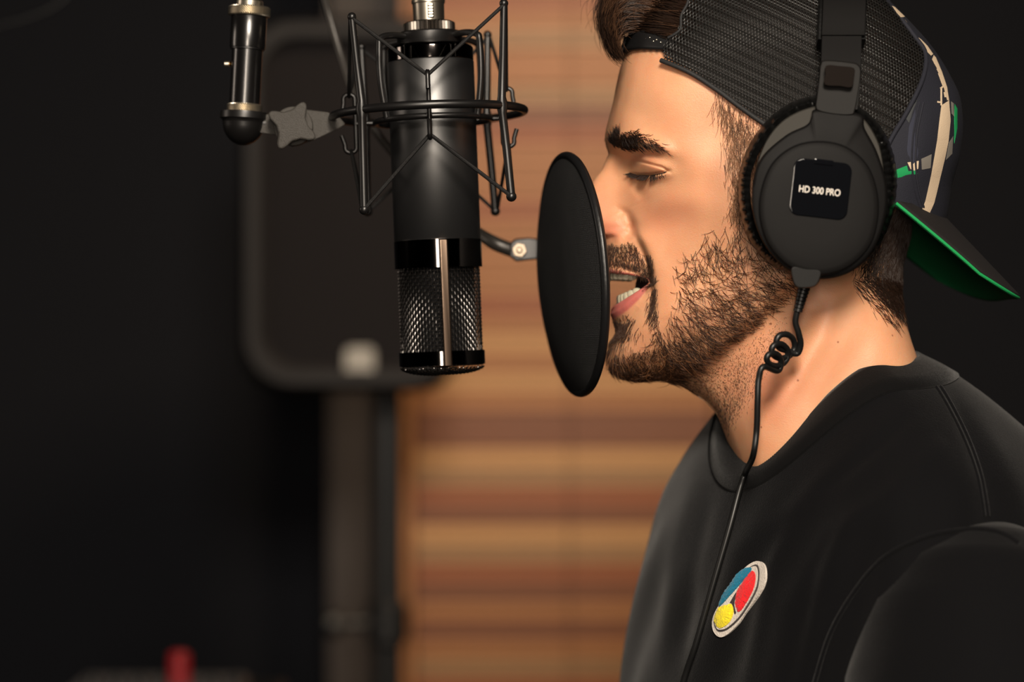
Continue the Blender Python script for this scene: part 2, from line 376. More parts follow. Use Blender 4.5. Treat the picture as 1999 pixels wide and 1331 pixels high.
# ------------------------------------------------------------------ microphone stand
ms = thing('microphone_stand', 'black stand tube with knurled rings and a rounded end cup left of the microphone', 'microphone stand')
SAX = (U(489, 22) - U(478.6, 222)).normalized(); SO = U(476.5, 222)
def sl(mm, prof, **kw): return mm.lathe([(r / S, v / S) for r, v in prof], SO, SAX, **kw)
sl(M(), [(30, 18), (30, 130)], n=64).build('lower_tube', mat('polished_black_tube', lin(12, 11, 11), .24, 0, .8), ms)
sl(M(), [(34.5, 128), (35, 131), (35, 190), (33, 193)], n=64).build('upper_tube', MATS['polished_black_tube'], ms)
sl(M(), [(30, 124), (33, 125), (33, 130)], n=64).build('seam_ring', m_rod, ms)
kn = [(38, 190)] + [(40, 192 + i * 2.1) for i in range(8)] + [(38, 209)]
sl(M(), kn, n=110, knurl=1.2 / S).build('knurled_ring', m_steel, ms, smooth=False)
kn = [(31, 1)] + [(33, 2 + i * 2.1) for i in range(8)] + [(31, 19)]
sl(M(), kn, n=92, knurl=1.2 / S).build('knurled_ring', m_steel, ms, smooth=False)
sl(M(), [(25, 205), (26, 208), (26, 219), (24, 221)], n=48).build('collar', m_steel, ms)
sl(M(), [(20, 218), (20, 1150 * .9)], n=48).build('pole', mat('brass_toned_pole', lin(90, 74, 50), .3, .9), ms)
sl(M(), [(40, 4), (46, 3), (46.5, -1), (46.5, -10), (42, -14)] + [(41 * math.cos(t), -16 - 46 * math.sin(t)) for t in np.linspace(.05, PI / 2 - .01, 12)], n=64).build('end_cup', m_rod, ms)
M().lathe([(6 / S, 0), (6 / S, 10 / S)], U(438, 125), (1, 0, 0), n=20).build('screw_head', m_steel, ms, bevel=.0003)
M().lathe([(4 / S, 10 / S), (5 / S, 12 / S), (5 / S, 20 / S), (7 / S, 21 / S), (7 / S, 26 / S)], U(438, 125), (1, 0, 0), n=20).build('brass_screw', m_brass, ms)
M().tube([U(505, 240, .0), U(520, 242, .0)], 14 / S).build('neck', m_rod, ms)

# ------------------------------------------------------------------ pop filter
pf = thing('pop_filter', 'round black mesh pop filter between the microphone and the singer\'s mouth', 'pop filter')
PCn = U(1117, 536, 0.0)
ea = Vector((-34 / 3300, 0, 478 / 3300)).normalized()
eb = Vector((.238, -.971, 0)).normalized(); eb = (eb - ea * eb.dot(ea)).normalized()
en = ea.cross(eb).normalized()
if en.x > 0: en = -en
RP = 233 / S
def pd(r, a, h=0): return PCn + (ea * math.cos(a) + eb * math.sin(a)) * r + en * h
AN = np.linspace(0, 2 * PI, 96, endpoint=False)
b = M(); b.grid([[pd(RP + x / S, a, h / S) for a in AN] for x, h in [(-1 + 8 * math.cos(t), 8.5 * math.sin(t)) for t in np.linspace(0, 2 * PI, 15)]], closed=True).build('rim', mat('rim_rubber', lin(20, 20, 21), .36, 0, .4, bump=(300, .2)), pf)
def netmat(name, col, scale=520):
    m = mat(name, col, .55, 0, .4); nt = m.node_tree; b = nt.nodes['Principled BSDF']; tc = nt.nodes.new('ShaderNodeTexCoord')
    sx_ = nt.nodes.new('ShaderNodeVectorRotate'); sx_.rotation_type = 'Z_AXIS'; sx_.inputs['Angle'].default_value = .6
    bp = nt.nodes.new('ShaderNodeBump'); bp.inputs['Strength'].default_value = 1; bp.inputs['Distance'].default_value = .0005
    w1 = nt.nodes.new('ShaderNodeTexWave'); w1.bands_direction = 'Y'; w1.inputs['Scale'].default_value = scale
    w2 = nt.nodes.new('ShaderNodeTexWave'); w2.bands_direction = 'Z'; w2.inputs['Scale'].default_value = scale
    mx = nt.nodes.new('ShaderNodeMath'); mx.operation = 'MULTIPLY'
    for w in (w1, w2): nt.links.new(tc.outputs['Object'], w.inputs['Vector'])
    nt.links.new(w1.outputs['Fac'], mx.inputs[0]); nt.links.new(w2.outputs['Fac'], mx.inputs[1])
    nt.links.new(mx.outputs[0], bp.inputs['Height']); nt.links.new(bp.outputs['Normal'], b.inputs['Normal'])
    r = nt.nodes.new('ShaderNodeValToRGB'); c = Vector(col[:3]); r.color_ramp.elements[0].color = (*(c * .35), 1); r.color_ramp.elements[1].color = (*(c * 1.9), 1)
    nt.links.new(mx.outputs[0], r.inputs['Fac']); nt.links.new(r.outputs['Color'], b.inputs['Base Color'])
    return m
m_net = netmat('nylon_mesh', lin(24, 24, 25))
for nm, h0, dome in (('front_screen', 4, 33), ('back_screen', -7, -4)):
    b = M(); b.grid([[pd((RP - 2 / S) * r, a, (h0 + dome * (1 - r ** 4)) / S) for a in AN] for r in (1, .97, .92, .85, .7, .5, .3, .1, .001)], closed=True).build(nm, m_net, pf)
cl = pd(RP, -PI / 2 - .10)
yb_ = cl.y
b = M(); o1 = [(996, 474), (1006, 466), (1030, 464), (1062, 467), (1062, 505), (1030, 508), (1008, 511), (994, 500)]
clamp_ = b.prism([U(x, y, yb_ - .006) for x, y in o1], [U(x, y, yb_ + .006) for x, y in o1]).build('clamp', m_rod, pf, bevel=.0012)
hx = [(1014 + 15 * math.cos(PI / 3 * i + .2), 488 + 15 * math.sin(PI / 3 * i + .2)) for i in range(6)]
M().prism([U(x, y, yb_ - .011) for x, y in hx], [U(x, y, yb_ - .005) for x, y in hx]).build('hex_nut', mat('dull_steel', lin(110, 100, 88), .3, 1.0), clamp_, bevel=.0004)
M().lathe([(7 / S, 0), (7 / S, .0035), (4.5 / S, .005), (1 / S, .005)], U(1014, 488, yb_ - .010), (0, -1, 0), n=20).build('bolt', MATS['dull_steel'], clamp_)
gp = [U(600, -160, .12), U(628, -30, .12), U(643, 30, .115), U(667, 112, .11), U(694, 190, .10), U(738, 262, .09), U(795, 330, .085), U(860, 398, .08), U(925, 448, yb_ + .01), U(965, 474, yb_), U(1002, 489, yb_)]
gq = catmull(gp, 10); M().tube(gq, [(8.5 + 6 * smoothstep(.72, .9, i / len(gq))) / S for i in range(len(gq))], n=14).build('gooseneck', mat('gooseneck_black', lin(52, 49, 46), .35, .3), pf)

# ------------------------------------------------------------------ the singer: head as a side relief on a traced profile
def pchip(x, y, xn):
    x = np.asarray(x, float); y = np.asarray(y, float); h = np.diff(x); d = np.diff(y) / h
    m = np.zeros_like(y); m[0] = d[0]; m[-1] = d[-1]
    for i in range(1, len(x) - 1):
        if d[i - 1] * d[i] > 0:
            w1 = 2 * h[i] + h[i - 1]; w2 = h[i] + 2 * h[i - 1]; m[i] = (w1 + w2) / (w1 / d[i - 1] + w2 / d[i])
    xn = np.clip(xn, x[0], x[-1]); k = np.clip(np.searchsorted(x, xn, side='right') - 1, 0, len(x) - 2)
    t = (xn - x[k]) / h[k]; t2 = t * t; t3 = t2 * t
    return (2 * t3 - 3 * t2 + 1) * y[k] + (t3 - 2 * t2 + t) * h[k] * m[k] + (-2 * t3 + 3 * t2) * y[k + 1] + (t3 - t2) * h[k] * m[k + 1]

HC = np.array([1500.0, 430.0])      # pole of the polar relief (at the ear)
def ang(p):                          # 0 at straight up, growing towards the face (left), down, back
    a = math.atan2(-(p[0] - HC[0]), -(p[1] - HC[1])); return a % (2 * PI)
WC = 236.0
NU = 150
UU = np.linspace(0, 1, NU)

def seg_dist(px, py, poly):
    """distance to a polyline and signed side (positive = left-hand side in the y-down picture going along it)"""
    best = np.full(px.shape, 1e9); side = np.zeros(px.shape); tt = np.zeros(px.shape)
    n = len(poly) - 1
    for i in range(n):
        ax, ay = poly[i]; bx, by = poly[i + 1]; dx, dy = bx - ax, by - ay; L = dx * dx + dy * dy
        t = np.clip(((px - ax) * dx + (py - ay) * dy) / L, 0, 1); ex, ey = px - ax - t * dx, py - ay - t * dy
        d = np.hypot(ex, ey); m = d < best; best = np.where(m, d, best); side = np.where(m, np.sign(dx * ey - dy * ex), side); tt = np.where(m, (i + t) / n, tt)
    return best, side, tt

class Relief:
    """half-width w (px) over the mid plane in polar form about HC; u=0 at the profile, u=1 at the pole"""
    def __init__(s, sil, anchors, wend=None, nphi=560, dens=None, grow=0, wadd=0):
        A = np.array([ang(p) for p in sil]); R = np.array([math.hypot(p[0] - HC[0], p[1] - HC[1]) for p in sil]) + grow
        o = np.argsort(A); A, R = A[o], R[o]
        A3 = np.concatenate([A - 2 * PI, A, A + 2 * PI]); R3 = np.tile(R, 3)
        base = np.linspace(0, 2 * PI, 4001)[:-1]
        dn = np.ones_like(base)
        for a0, a1, k in (dens or []): dn[(base > a0) & (base < a1)] *= k
        c = np.concatenate([[0], np.cumsum(dn)]); c /= c[-1]
        s.phi = np.interp(np.linspace(0, 1, nphi + 1)[:-1], c, np.linspace(0, 2 * PI, 4001))
        s.R = pchip(A3, R3, s.phi)
        ka = []; kw = []
        for p, tab in anchors:
            a = ang(p); r = np.interp(a, s.phi, s.R); d = np.array([t[0] for t in tab], float); w = np.array([t[1] for t in tab], float) + wadd * (np.array([t[0] for t in tab]) > 0)
            if d[-1] < r: d = np.append(d, r); w = np.append(w, WC + wadd)
            w[-1] = WC + wadd if d[-1] >= r - 1 else w[-1]
            ka.append(a); kw.append(pchip(np.sqrt(d / max(r, d[-1])), w, UU))
        ka = np.array(ka); kw = np.array(kw); o = np.argsort(ka); ka = ka[o]; kw = kw[o]
        ka3 = np.concatenate([ka - 2 * PI, ka, ka + 2 * PI]); kw3 = np.concatenate([kw, kw, kw])
        s.W = np.stack([pchip(ka3, kw3[:, j], s.phi) for j in range(NU)], 1)
        if wend:
            s.wend = np.interp(s.phi, [e[0] for e in wend], [e[1] for e in wend], left=0, right=0)
            fall = np.clip(1 - UU * 3, 0, 1)[None, :]
            s.W = ((s.wend[:, None] * np.ones((1, NU))) ** 3 + s.W ** 3) ** (1 / 3) * fall + s.W * (1 - fall)
        else: s.wend = np.zeros_like(s.phi)
        rho = s.R[:, None] * (1 - UU[None, :] ** 2)
        s.mx = HC[0] - np.sin(s.phi)[:, None] * rho; s.my = HC[1] - np.cos(s.phi)[:, None] * rho
    def photo(s):                    # where the near surface shows in the photograph
        k = FPX / (FPX - s.W * S / S); return CX + (s.mx - CX) * k, CY + (s.my - CY) * k
    def w(s, mx, my, add=0):
        mx = np.asarray(mx, float); my = np.asarray(my, float)
        a = np.arctan2(-(mx - HC[0]), -(my - HC[1])) % (2 * PI); r = np.hypot(mx - HC[0], my - HC[1])
        ph = np.append(s.phi, s.phi[0] + 2 * PI); i = np.clip(np.searchsorted(ph, a, side='right') - 1, 0, len(s.phi) - 1); f = (a - ph[i]) / (ph[i + 1] - ph[i])
        i2 = (i + 1) % len(s.phi); R = s.R[i] * (1 - f) + s.R[i2] * f
        u = np.sqrt(np.clip(1 - r / R, 0, 1)) * (NU - 1); j = np.clip(u.astype(int), 0, NU - 2); g = u - j
        W = s.W; return (W[i, j] * (1 - g) + W[i, j + 1] * g) * (1 - f) + (W[i2, j] * (1 - g) + W[i2, j + 1] * g) * f
    def near(s, px, py, out=0.0, side=-1):
        """world point on the near (or far) surface that shows at photo px,py; out = px outwards"""
        mx, my = float(px), float(py)
        for _ in range(6):
            w = float(s.w(mx, my)); k = (FPX + side * w) / FPX; mx = CX + (px - CX) * k; my = CY + (py - CY) * k
        return m2w(mx, my, side * (w + out))
def m2w(mx, my, w): return Vector(((mx - CX) / S, w / S, ZC - (my - CY) / S))

SIL = [(1500, -72), (1420, -68), (1330, -38), (1270, 8), (1238, 55), (1223, 100), (1211, 132), (1204, 162), (1197, 198), (1190, 225), (1184, 248), (1181, 268), (1183, 285), (1187, 302),
       (1176, 328), (1161, 348), (1147, 372), (1136, 398), (1129, 420), (1129, 436), (1136, 450), (1152, 459), (1170, 466), (1176, 476), (1173, 495), (1169, 512), (1168, 522), (1178, 531),
       (1198, 536), (1225, 539), (1249, 543), (1259, 548), (1261, 553), (1254, 560), (1232, 575), (1212, 588), (1200, 596), (1193, 605), (1192, 615), (1198, 628), (1203, 645), (1200, 657), (1191, 672), (1186, 690), (1187, 708), (1196, 724),
       (1215, 735), (1245, 741), (1290, 742), (1330, 754), (1370, 780), (1398, 808), (1414, 845), (1428, 882), (1443, 930), (1462, 985), (1540, 1010), (1650, 1000), (1760, 950), (1812, 860), (1800, 760), (1786, 702), (1774, 665), (1765, 630),
       (1758, 590), (1756, 555), (1762, 500), (1776, 440), (1800, 390), (1828, 320), (1838, 240), (1822, 150), (1785, 70), (1720, 0), (1620, -55)]
ANC = [((1500, -72), [(0, 0), (5, 60), (20, 110), (60, 168), (130, 212), (250, 238)]),
       ((1300, -20), [(0, 0), (4, 60), (15, 105), (45, 155), (90, 190), (180, 222)]),
       ((1223, 100), [(0, 0), (3, 52), (10, 92), (28, 132), (62, 168), (120, 202), (220, 228)]),
       ((1197, 198), [(0, 0), (3, 48), (10, 88), (28, 128), (65, 165), (120, 198), (200, 222)]),
       ((1181, 268), [(0, 0), (3, 34), (10, 66), (26, 112), (55, 152), (100, 188), (180, 218)]),
       ((1187, 302), [(0, 0), (3, 16), (10, 27), (22, 37), (36, 55), (52, 92), (75, 135), (110, 172), (170, 208)]),
       ((1161, 348), [(0, 0), (3, 13), (12, 24), (32, 36), (52, 48), (66, 66), (84, 98), (115, 140), (160, 180), (220, 210)]),
       ((1132, 410), [(0, 0), (3, 16), (10, 28), (26, 37), (48, 44), (72, 51), (90, 66), (110, 100), (140, 135), (190, 172), (260, 212)]),
       ((1136, 450), [(0, 0), (4, 18), (12, 31), (28, 40), (50, 48), (76, 54), (90, 64), (106, 90), (136, 124), (190, 166), (260, 210)]),
       ((1176, 476), [(0, 0), (3, 16), (8, 32), (18, 56), (34, 80), (56, 102), (90, 132), (150, 172), (220, 208)]),
       ((1169, 512), [(0, 0), (3, 22), (9, 42), (24, 66), (48, 88), (80, 108), (120, 138), (180, 176), (240, 208)]),
       ((1200, 593), [(0, 0), (3, 20), (10, 40), (26, 62), (50, 82), (72, 100), (110, 132), (170, 170), (250, 208)]),
       ((1192, 612), [(0, 0), (3, 26), (10, 46), (28, 70), (54, 90), (80, 108), (120, 138), (180, 172), (250, 208)]),
       ((1203, 645), [(0, 0), (3, 24), (10, 48), (28, 78), (60, 104), (110, 138), (190, 176), (280, 210)]),
       ((1187, 705), [(0, 0), (3, 30), (11, 56), (30, 84), (60, 108), (120, 142), (200, 178), (300, 208)]),
       ((1245, 741), [(0, 0), (4, 38), (14, 68), (36, 98), (80, 132), (150, 168), (250, 200), (320, 222)]),
       ((1330, 754), [(0, 0), (6, 44), (18, 82), (42, 120), (80, 156), (140, 188), (230, 212)]),
       ((1398, 808), [(0, 0), (6, 40), (20, 74), (60, 112), (120, 146), (200, 180), (300, 216)]),
       ((1440, 920), [(0, 0), (8, 46), (30, 92), (90, 140), (180, 168), (300, 190)]),
       ((1600, 1005), [(0, 0), (6, 100), (30, 160), (120, 186), (300, 196)]),
       ((1800, 800), [(0, 0), (8, 60), (35, 110), (90, 155), (160, 178), (260, 196)]),
       ((1774, 665), [(0, 0), (6, 52), (24, 96), (70, 142), (140, 176), (220, 204)]),
       ((1757, 560), [(0, 0), (6, 56), (24, 100), (65, 150), (130, 190)]),
       ((1800, 390), [(0, 0), (6, 66), (24, 118), (65, 172), (140, 212)]),
       ((1836, 240), [(0, 0), (6, 64), (24, 118), (70, 178), (150, 220)]),
       ((1720, 0), [(0, 0), (6, 64), (24, 114), (70, 172), (150, 216), (260, 236)])]
g0 = ang((1178, 531)); g1 = ang((1200, 596))
fa, fb = ang((1223, 100)), ang((1290, 742))
i0 = SIL.index((1178, 531)); i1 = SIL.index((1200, 596))
SILB = SIL[:i0] + [(1171, 545), (1178, 570)] + SIL[i1 + 1:]
def smooth_xy(R_, lev=((4, 12), (9, 30), (18, 62), (26, 105))):
    st = 2.0; gx = np.arange(1060, 1960, st); gy = np.arange(-200, 1120, st); X, Y = np.meshgrid(gx, gy); Z = R_.w(X, Y)
    a_ = np.arctan2(-(X - HC[0]), -(Y - HC[1])) % (2 * PI); Rr = np.interp(a_, R_.phi, R_.R); Z = np.where(np.hypot(X - HC[0], Y - HC[1]) > Rr, 0, Z)
    kx = np.fft.fftfreq(X.shape[1]); ky = np.fft.fftfreq(X.shape[0]); K2 = kx[None, :] ** 2 + ky[:, None] ** 2; F = np.fft.fft2(Z)
    d = R_.R[:, None] * UU[None, :] ** 2; prev = R_.W
    for sg, d0 in lev:
        G = np.real(np.fft.ifft2(F * np.exp(-2 * PI ** 2 * K2 * (sg / st) ** 2)))
        fx = np.clip((R_.mx - gx[0]) / st, 0, len(gx) - 2); fy = np.clip((R_.my - gy[0]) / st, 0, len(gy) - 2); ix = fx.astype(int); iy = fy.astype(int); fx -= ix; fy -= iy
        g = (G[iy, ix] * (1 - fx) + G[iy, ix + 1] * fx) * (1 - fy) + (G[iy + 1, ix] * (1 - fx) + G[iy + 1, ix + 1] * fx) * fy
        # distance to the profile in any direction, not only along the ray
        t = smoothstep(d0 * .8, d0 * 1.6, R_.edge); prev = prev * (1 - t) + g * t
    R_.W = prev
def edge_dist(R_):
    sx_, sy_ = R_.mx[:, 0], R_.my[:, 0]; k = max(1, len(sx_) // 300); poly = list(zip(sx_[::k], sy_[::k])); poly.append(poly[0])
    d, _, _ = seg_dist(R_.mx, R_.my, poly); return d
B0 = Relief(SILB, ANC, None, nphi=900); B0.edge = edge_dist(B0); smooth_xy(B0)
H = Relief(SIL, ANC, None, nphi=620, dens=[(fa, fb, 2.6), (g0 - .05, g1 + .12, 2.4)])
H.W = B0.w(H.mx, H.my)
gapk = smoothstep(g0 - .004, g0 + .03, H.phi) * smoothstep(g1 + .004, g1 - .012, H.phi)
H.wend = H.W[:, 0] * gapk; H.W[:, 0] = H.wend
prof_k = np.where(gapk[:, None] > 0, 1, np.clip(H.R[:, None] * UU[None, :] ** 2 / .01, 0, 1))
H.W *= prof_k
lipd = H.R[:, None] * UU[None, :] ** 2
H.W -= (7 * np.exp(-(lipd / 5.0) ** 1.0)) * gapk[:, None] * (UU[None, :] > 0)
H.W[:, 0] -= 9 * gapk; H.W = np.maximum(H.W, 0); H.wend = np.maximum(H.wend - 9, 0)

PX, PY = H.photo()
EDGE = np.clip(UU[None, :] * 12, 0, 1)      # keep brushes off the very profile
FRONT = (UU[None, :] < .97)
def blob(cx, cy, rx, ry, h, rot=0, pw=1.0):
    c, s_ = math.cos(rot), math.sin(rot); dx, dy = PX - cx, PY - cy; a = (dx * c + dy * s_) / rx; b = (-dx * s_ + dy * c) / ry
    H.W += h * np.exp(-(a * a + b * b) ** pw) * EDGE
def crease(poly, wd, h, taper=True):
    d, s_, t = seg_dist(PX, PY, poly); k = np.sin(np.clip(t, 0.02, .98) * PI) ** .5 if taper else 1
    H.W += h * np.exp(-(d / wd) ** 2) * k * EDGE
def step(poly, wd, reach, h):
    d, s_, t = seg_dist(PX, PY, poly); k = np.sin(np.clip(t, .0, 1.) * PI) ** .6
    sd = d * s_; H.W += h * np.tanh(sd / wd) * np.exp(-(d / reach) ** 2) * k * EDGE
# brow ridge, socket, closed lid
blob(1240, 270, 46, 16, 12, .18); blob(1290, 288, 28, 14, 11, .5)
blob(1236, 306, 12, 17, -22); blob(1228, 326, 12, 16, -10); blob(1264, 301, 28, 8, -11, .18)
blob(1270, 328, 34, 17, 24, .05); blob(1262, 342, 30, 9, 5)
crease([(1237, 311), (1250, 316), (1270, 322), (1290, 327), (1308, 336)], 2.4, -9)
crease([(1226, 336), (1245, 342), (1268, 343), (1292, 338), (1308, 332)], 2.6, -9)
crease([(1236, 344), (1242, 362), (1256, 388)], 10, -8); crease([(1262, 352), (1290, 350), (1312, 340)], 6, 3)
blob(1320, 320, 16, 20, -5)
blob(1345, 392, 60, 34, 9, .25); blob(1292, 395, 34, 30, 7)
blob(1395, 262, 46, 60, -10); blob(1285, 190, 55, 40, 6); blob(1230, 240, 30, 16, 4)
# nose wing and its groove
blob(1203, 437, 22, 19, 11); blob(1168, 425, 22, 22, 5)
crease([(1208, 408), (1225, 416), (1234, 436), (1231, 456), (1216, 466)], 7, -10)
blob(1190, 464, 12, 6, -8, -.1); blob(1170, 395, 18, 26, -3)
# fold from the nose wing past the mouth corner
step([(1222, 410), (1236, 440), (1248, 470), (1262, 500), (1271, 535), (1274, 575), (1278, 625)], 6, 38, -13)
crease([(1240, 455), (1256, 490), (1268, 520), (1272, 555), (1275, 600)], 5, -10)
# lips
crease([(1185, 528), (1215, 533), (1245, 539), (1262, 545)], 6, 4); crease([(1188, 512), (1220, 522), (1250, 531)], 6, -3)
crease([(1196, 606), (1218, 594), (1240, 578), (1258, 562)], 9, 8); crease([(1200, 634), (1225, 622), (1248, 600)], 9, -6)
blob(1225, 655, 24, 16, -5); blob(1225, 695, 34, 26, 5)

blob(1375, 520, 46, 60, -8, .4); blob(1320, 600, 40, 50, 4)
# jaw step down to the neck, neck muscles
jaw = [(1245, 748), (1300, 728), (1350, 704), (1400, 672), (1450, 632), (1500, 588), (1548, 540), (1580, 480)]
d, sd, t = seg_dist(PX, PY, jaw); below = np.clip(smoothstep(-8, 34, d * sd), 0, 1)
H.W -= below * 30 * np.exp(-(np.maximum(d - 34, 0) / 120) ** 2) * EDGE * (t > .02)
crease([(1640, 560), (1600, 660), (1550, 740), (1500, 810), (1455, 872)], 24, 11); crease([(1590, 600), (1545, 680), (1505, 745)], 24, -7)
crease([(1700, 640), (1650, 740), (1590, 830)], 30, -8); crease([(1520, 730), (1475, 800), (1440, 850)], 12, -5); crease([(1424, 850), (1436, 880), (1446, 910)], 8, 4)
H.W = np.maximum(H.W, 0)

# skin mesh: near sheet and far sheet share the profile except across the open mouth
NP = len(H.phi); NQ = NU - 1
def relief_mesh(R, sheets=(-1, 1), out=0):
    V = []; idx = {}
    for sg in sheets:
        I = np.zeros((NP, NU), int)
        for i in range(NP):
            for j in range(NU):
                if sg == 1 and j == 0 and R.wend[i] < .5: I[i, j] = idx[-1][i, 0]; continue
                if j == NU - 1 and i > 0: I[i, j] = I[0, j]; continue
                I[i, j] = len(V); w = R.W[i, j] if j else R.wend[i]
                V.append(((R.mx[i, j] - CX) / S, sg * w / S, ZC - (R.my[i, j] - CY) / S))
        idx[sg] = I
    F = []
    for sg in sheets:
        I = idx[sg]
        for i in range(NP):
            k = (i + 1) % NP
            for j in range(NU - 1):
                q = (I[i, j], I[i, j + 1], I[k, j + 1], I[k, j]) if j < NU - 2 else (I[i, j], I[i, j + 1], I[k, j])
                F.append(q if sg == 1 else tuple(reversed(q)))
    return V, F, idx
hv, hf, hidx = relief_mesh(H)
person = thing('person', 'man in profile singing with eyes closed, dark beard, black t-shirt and backwards cap', 'person')

# tints that belong to the skin itself: lips, ruddy nose, shaved shadow, scalp
def gk(cx, cy, rx, ry): return np.exp(-(((PX - cx) / rx) ** 2 + ((PY - cy) / ry) ** 2))
skin = np.array(lin(210, 156, 119)[:3]); red = np.array(lin(206, 122, 100)[:3]); lipc = np.array(lin(188, 108, 100)[:3]); stub = np.array(lin(120, 84, 62)[:3]); scalp = np.array(lin(30, 22, 18)[:3])
T = np.tile(skin, (NP, NU, 1))
def mixc(Tm, c, k): return Tm * (1 - k[..., None]) + c * k[..., None]
T = mixc(T, red, np.clip(.55 * gk(1185, 452, 40, 18) + .3 * gk(1165, 420, 30, 40) + .25 * gk(1300, 420, 70, 40) + .35 * gk(1500, 760, 60, 70) + .3 * gk(1252, 306, 40, 14), 0, .7))
dL, _, tL = seg_dist(PX, PY, [(1190, 608), (1216, 595), (1240, 577), (1260, 558)]); T = mixc(T, lipc, smoothstep(19, 12, dL / (1.15 - .7 * tL)))
dU, _, tU = seg_dist(PX, PY, [(1172, 527), (1200, 533), (1235, 540), (1262, 547)]); T = mixc(T, lipc, .9 * smoothstep(8, 4, dU))
beardpoly = [(1215, 500), (1262, 640), (1215, 700), (1290, 700), (1370, 650), (1450, 570), (1440, 480)]
dB, _, _ = seg_dist(PX, PY, [(1205, 690), (1260, 705), (1330, 680), (1400, 630), (1470, 550), (1450, 450), (1440, 340)]); T = mixc(T, stub, .30 * smoothstep(80, 30, dB) * (dL > 14))
CAPE = [(1150, 96), (1216, 108), (1290, 118), (1345, 141), (1400, 176), (1450, 213), (1500, 247), (1580, 295), (1680, 352), (1750, 402), (1790, 418), (1828, 428), (1900, 440)]
capy = np.interp(PX, [p[0] for p in CAPE], [p[1] for p in CAPE])
T = mixc(T, scalp, smoothstep(1, 7, capy - PY - 12 * smoothstep(1330, 1290, PX)) * (PX > 1150))
dN, _, _ = seg_dist(PX, PY, [(1775, 380), (1748, 450), (1742, 500)]); T = mixc(T, scalp, .6 * smoothstep(80, 20, dN))

sk = bpy.data.materials.new('skin'); sk.use_nodes = True; nt = sk.node_tree; pb = nt.nodes['Principled BSDF']
at = nt.nodes.new('ShaderNodeAttribute'); at.attribute_name = 'tint'
tc = nt.nodes.new('ShaderNodeTexCoord')
def noise(sc, det=3):
    n = nt.nodes.new('ShaderNodeTexNoise'); n.inputs['Scale'].default_value = sc; n.inputs['Detail'].default_value = det; nt.links.new(tc.outputs['Object'], n.inputs['Vector']); return n
n1 = noise(60, 4); mr = nt.nodes.new('ShaderNodeMapRange'); mr.inputs[1].default_value = .35; mr.inputs[2].default_value = .68
mr.inputs[3].default_value = 0; mr.inputs[4].default_value = .3
mx1 = nt.nodes.new('ShaderNodeMix'); mx1.data_type = 'RGBA'; mx1.blend_type = 'MULTIPLY'; mx1.inputs['B'].default_value = (.93, .66, .58, 1)
nt.links.new(n1.outputs['Fac'], mr.inputs[0]); nt.links.new(mr.outputs[0], mx1.inputs['Factor']); nt.links.new(at.outputs['Color'], mx1.inputs['A'])
vo = nt.nodes.new('ShaderNodeTexVoronoi'); vo.inputs['Scale'].default_value = 62; nt.links.new(tc.outputs['Object'], vo.inputs['Vector'])
m2 = nt.nodes.new('ShaderNodeMapRange'); m2.inputs[1].default_value = .03; m2.inputs[2].default_value = .055; m2.inputs[3].default_value = .75; m2.inputs[4].default_value = 0
mx2 = nt.nodes.new('ShaderNodeMix'); mx2.data_type = 'RGBA'; mx2.blend_type = 'MULTIPLY'; mx2.inputs['B'].default_value = (.35, .2, .16, 1)
nt.links.new(vo.outputs['Distance'], m2.inputs[0]); nt.links.new(m2.outputs[0], mx2.inputs['Factor']); nt.links.new(mx1.outputs['Result'], mx2.inputs['A']); nt.links.new(mx2.outputs['Result'], pb.inputs['Base Color'])
n2 = noise(900, 4); v2 = nt.nodes.new('ShaderNodeTexVoronoi'); v2.inputs['Scale'].default_value = 1500; nt.links.new(tc.outputs['Object'], v2.inputs['Vector'])
ad = nt.nodes.new('ShaderNodeMath'); ad.operation = 'ADD'; nt.links.new(n2.outputs['Fac'], ad.inputs[0]); nt.links.new(v2.outputs['Distance'], ad.inputs[1])
bp = nt.nodes.new('ShaderNodeBump'); bp.inputs['Strength'].default_value = .2; bp.inputs['Distance'].default_value = .0005
nt.links.new(ad.outputs[0], bp.inputs['Height']); nt.links.new(bp.outputs['Normal'], pb.inputs['Normal'])
pb.inputs['Roughness'].default_value = .5; pb.inputs['Specular IOR Level'].default_value = .42
pb.inputs['Subsurface Weight'].default_value = .6; pb.inputs['Subsurface Radius'].default_value = (1, .35, .18); pb.inputs['Subsurface Scale'].default_value = .004

hm = M(); hm.v = hv; hm.f = hf; hm.m = [0] * len(hf)
head = hm.build('head', sk, person, angle=180)
tv = np.zeros((len(hv), 4), np.float32); tv[:, 3] = 1
for sg in (-1, 1): tv[hidx[sg].ravel(), :3] = T.reshape(-1, 3)
ca = head.data.color_attributes.new('tint', 'FLOAT_COLOR', 'POINT'); ca.data.foreach_set('color', tv.ravel())
HB = BVHTree.FromPolygons([Vector(v) for v in hv], hf)
EYE = Vector((0, -CAMD, ZC))
def shoot(bvh, px, py):
    d = (U(px, py, 0) - EYE).normalized(); return bvh.ray_cast(EYE, d)

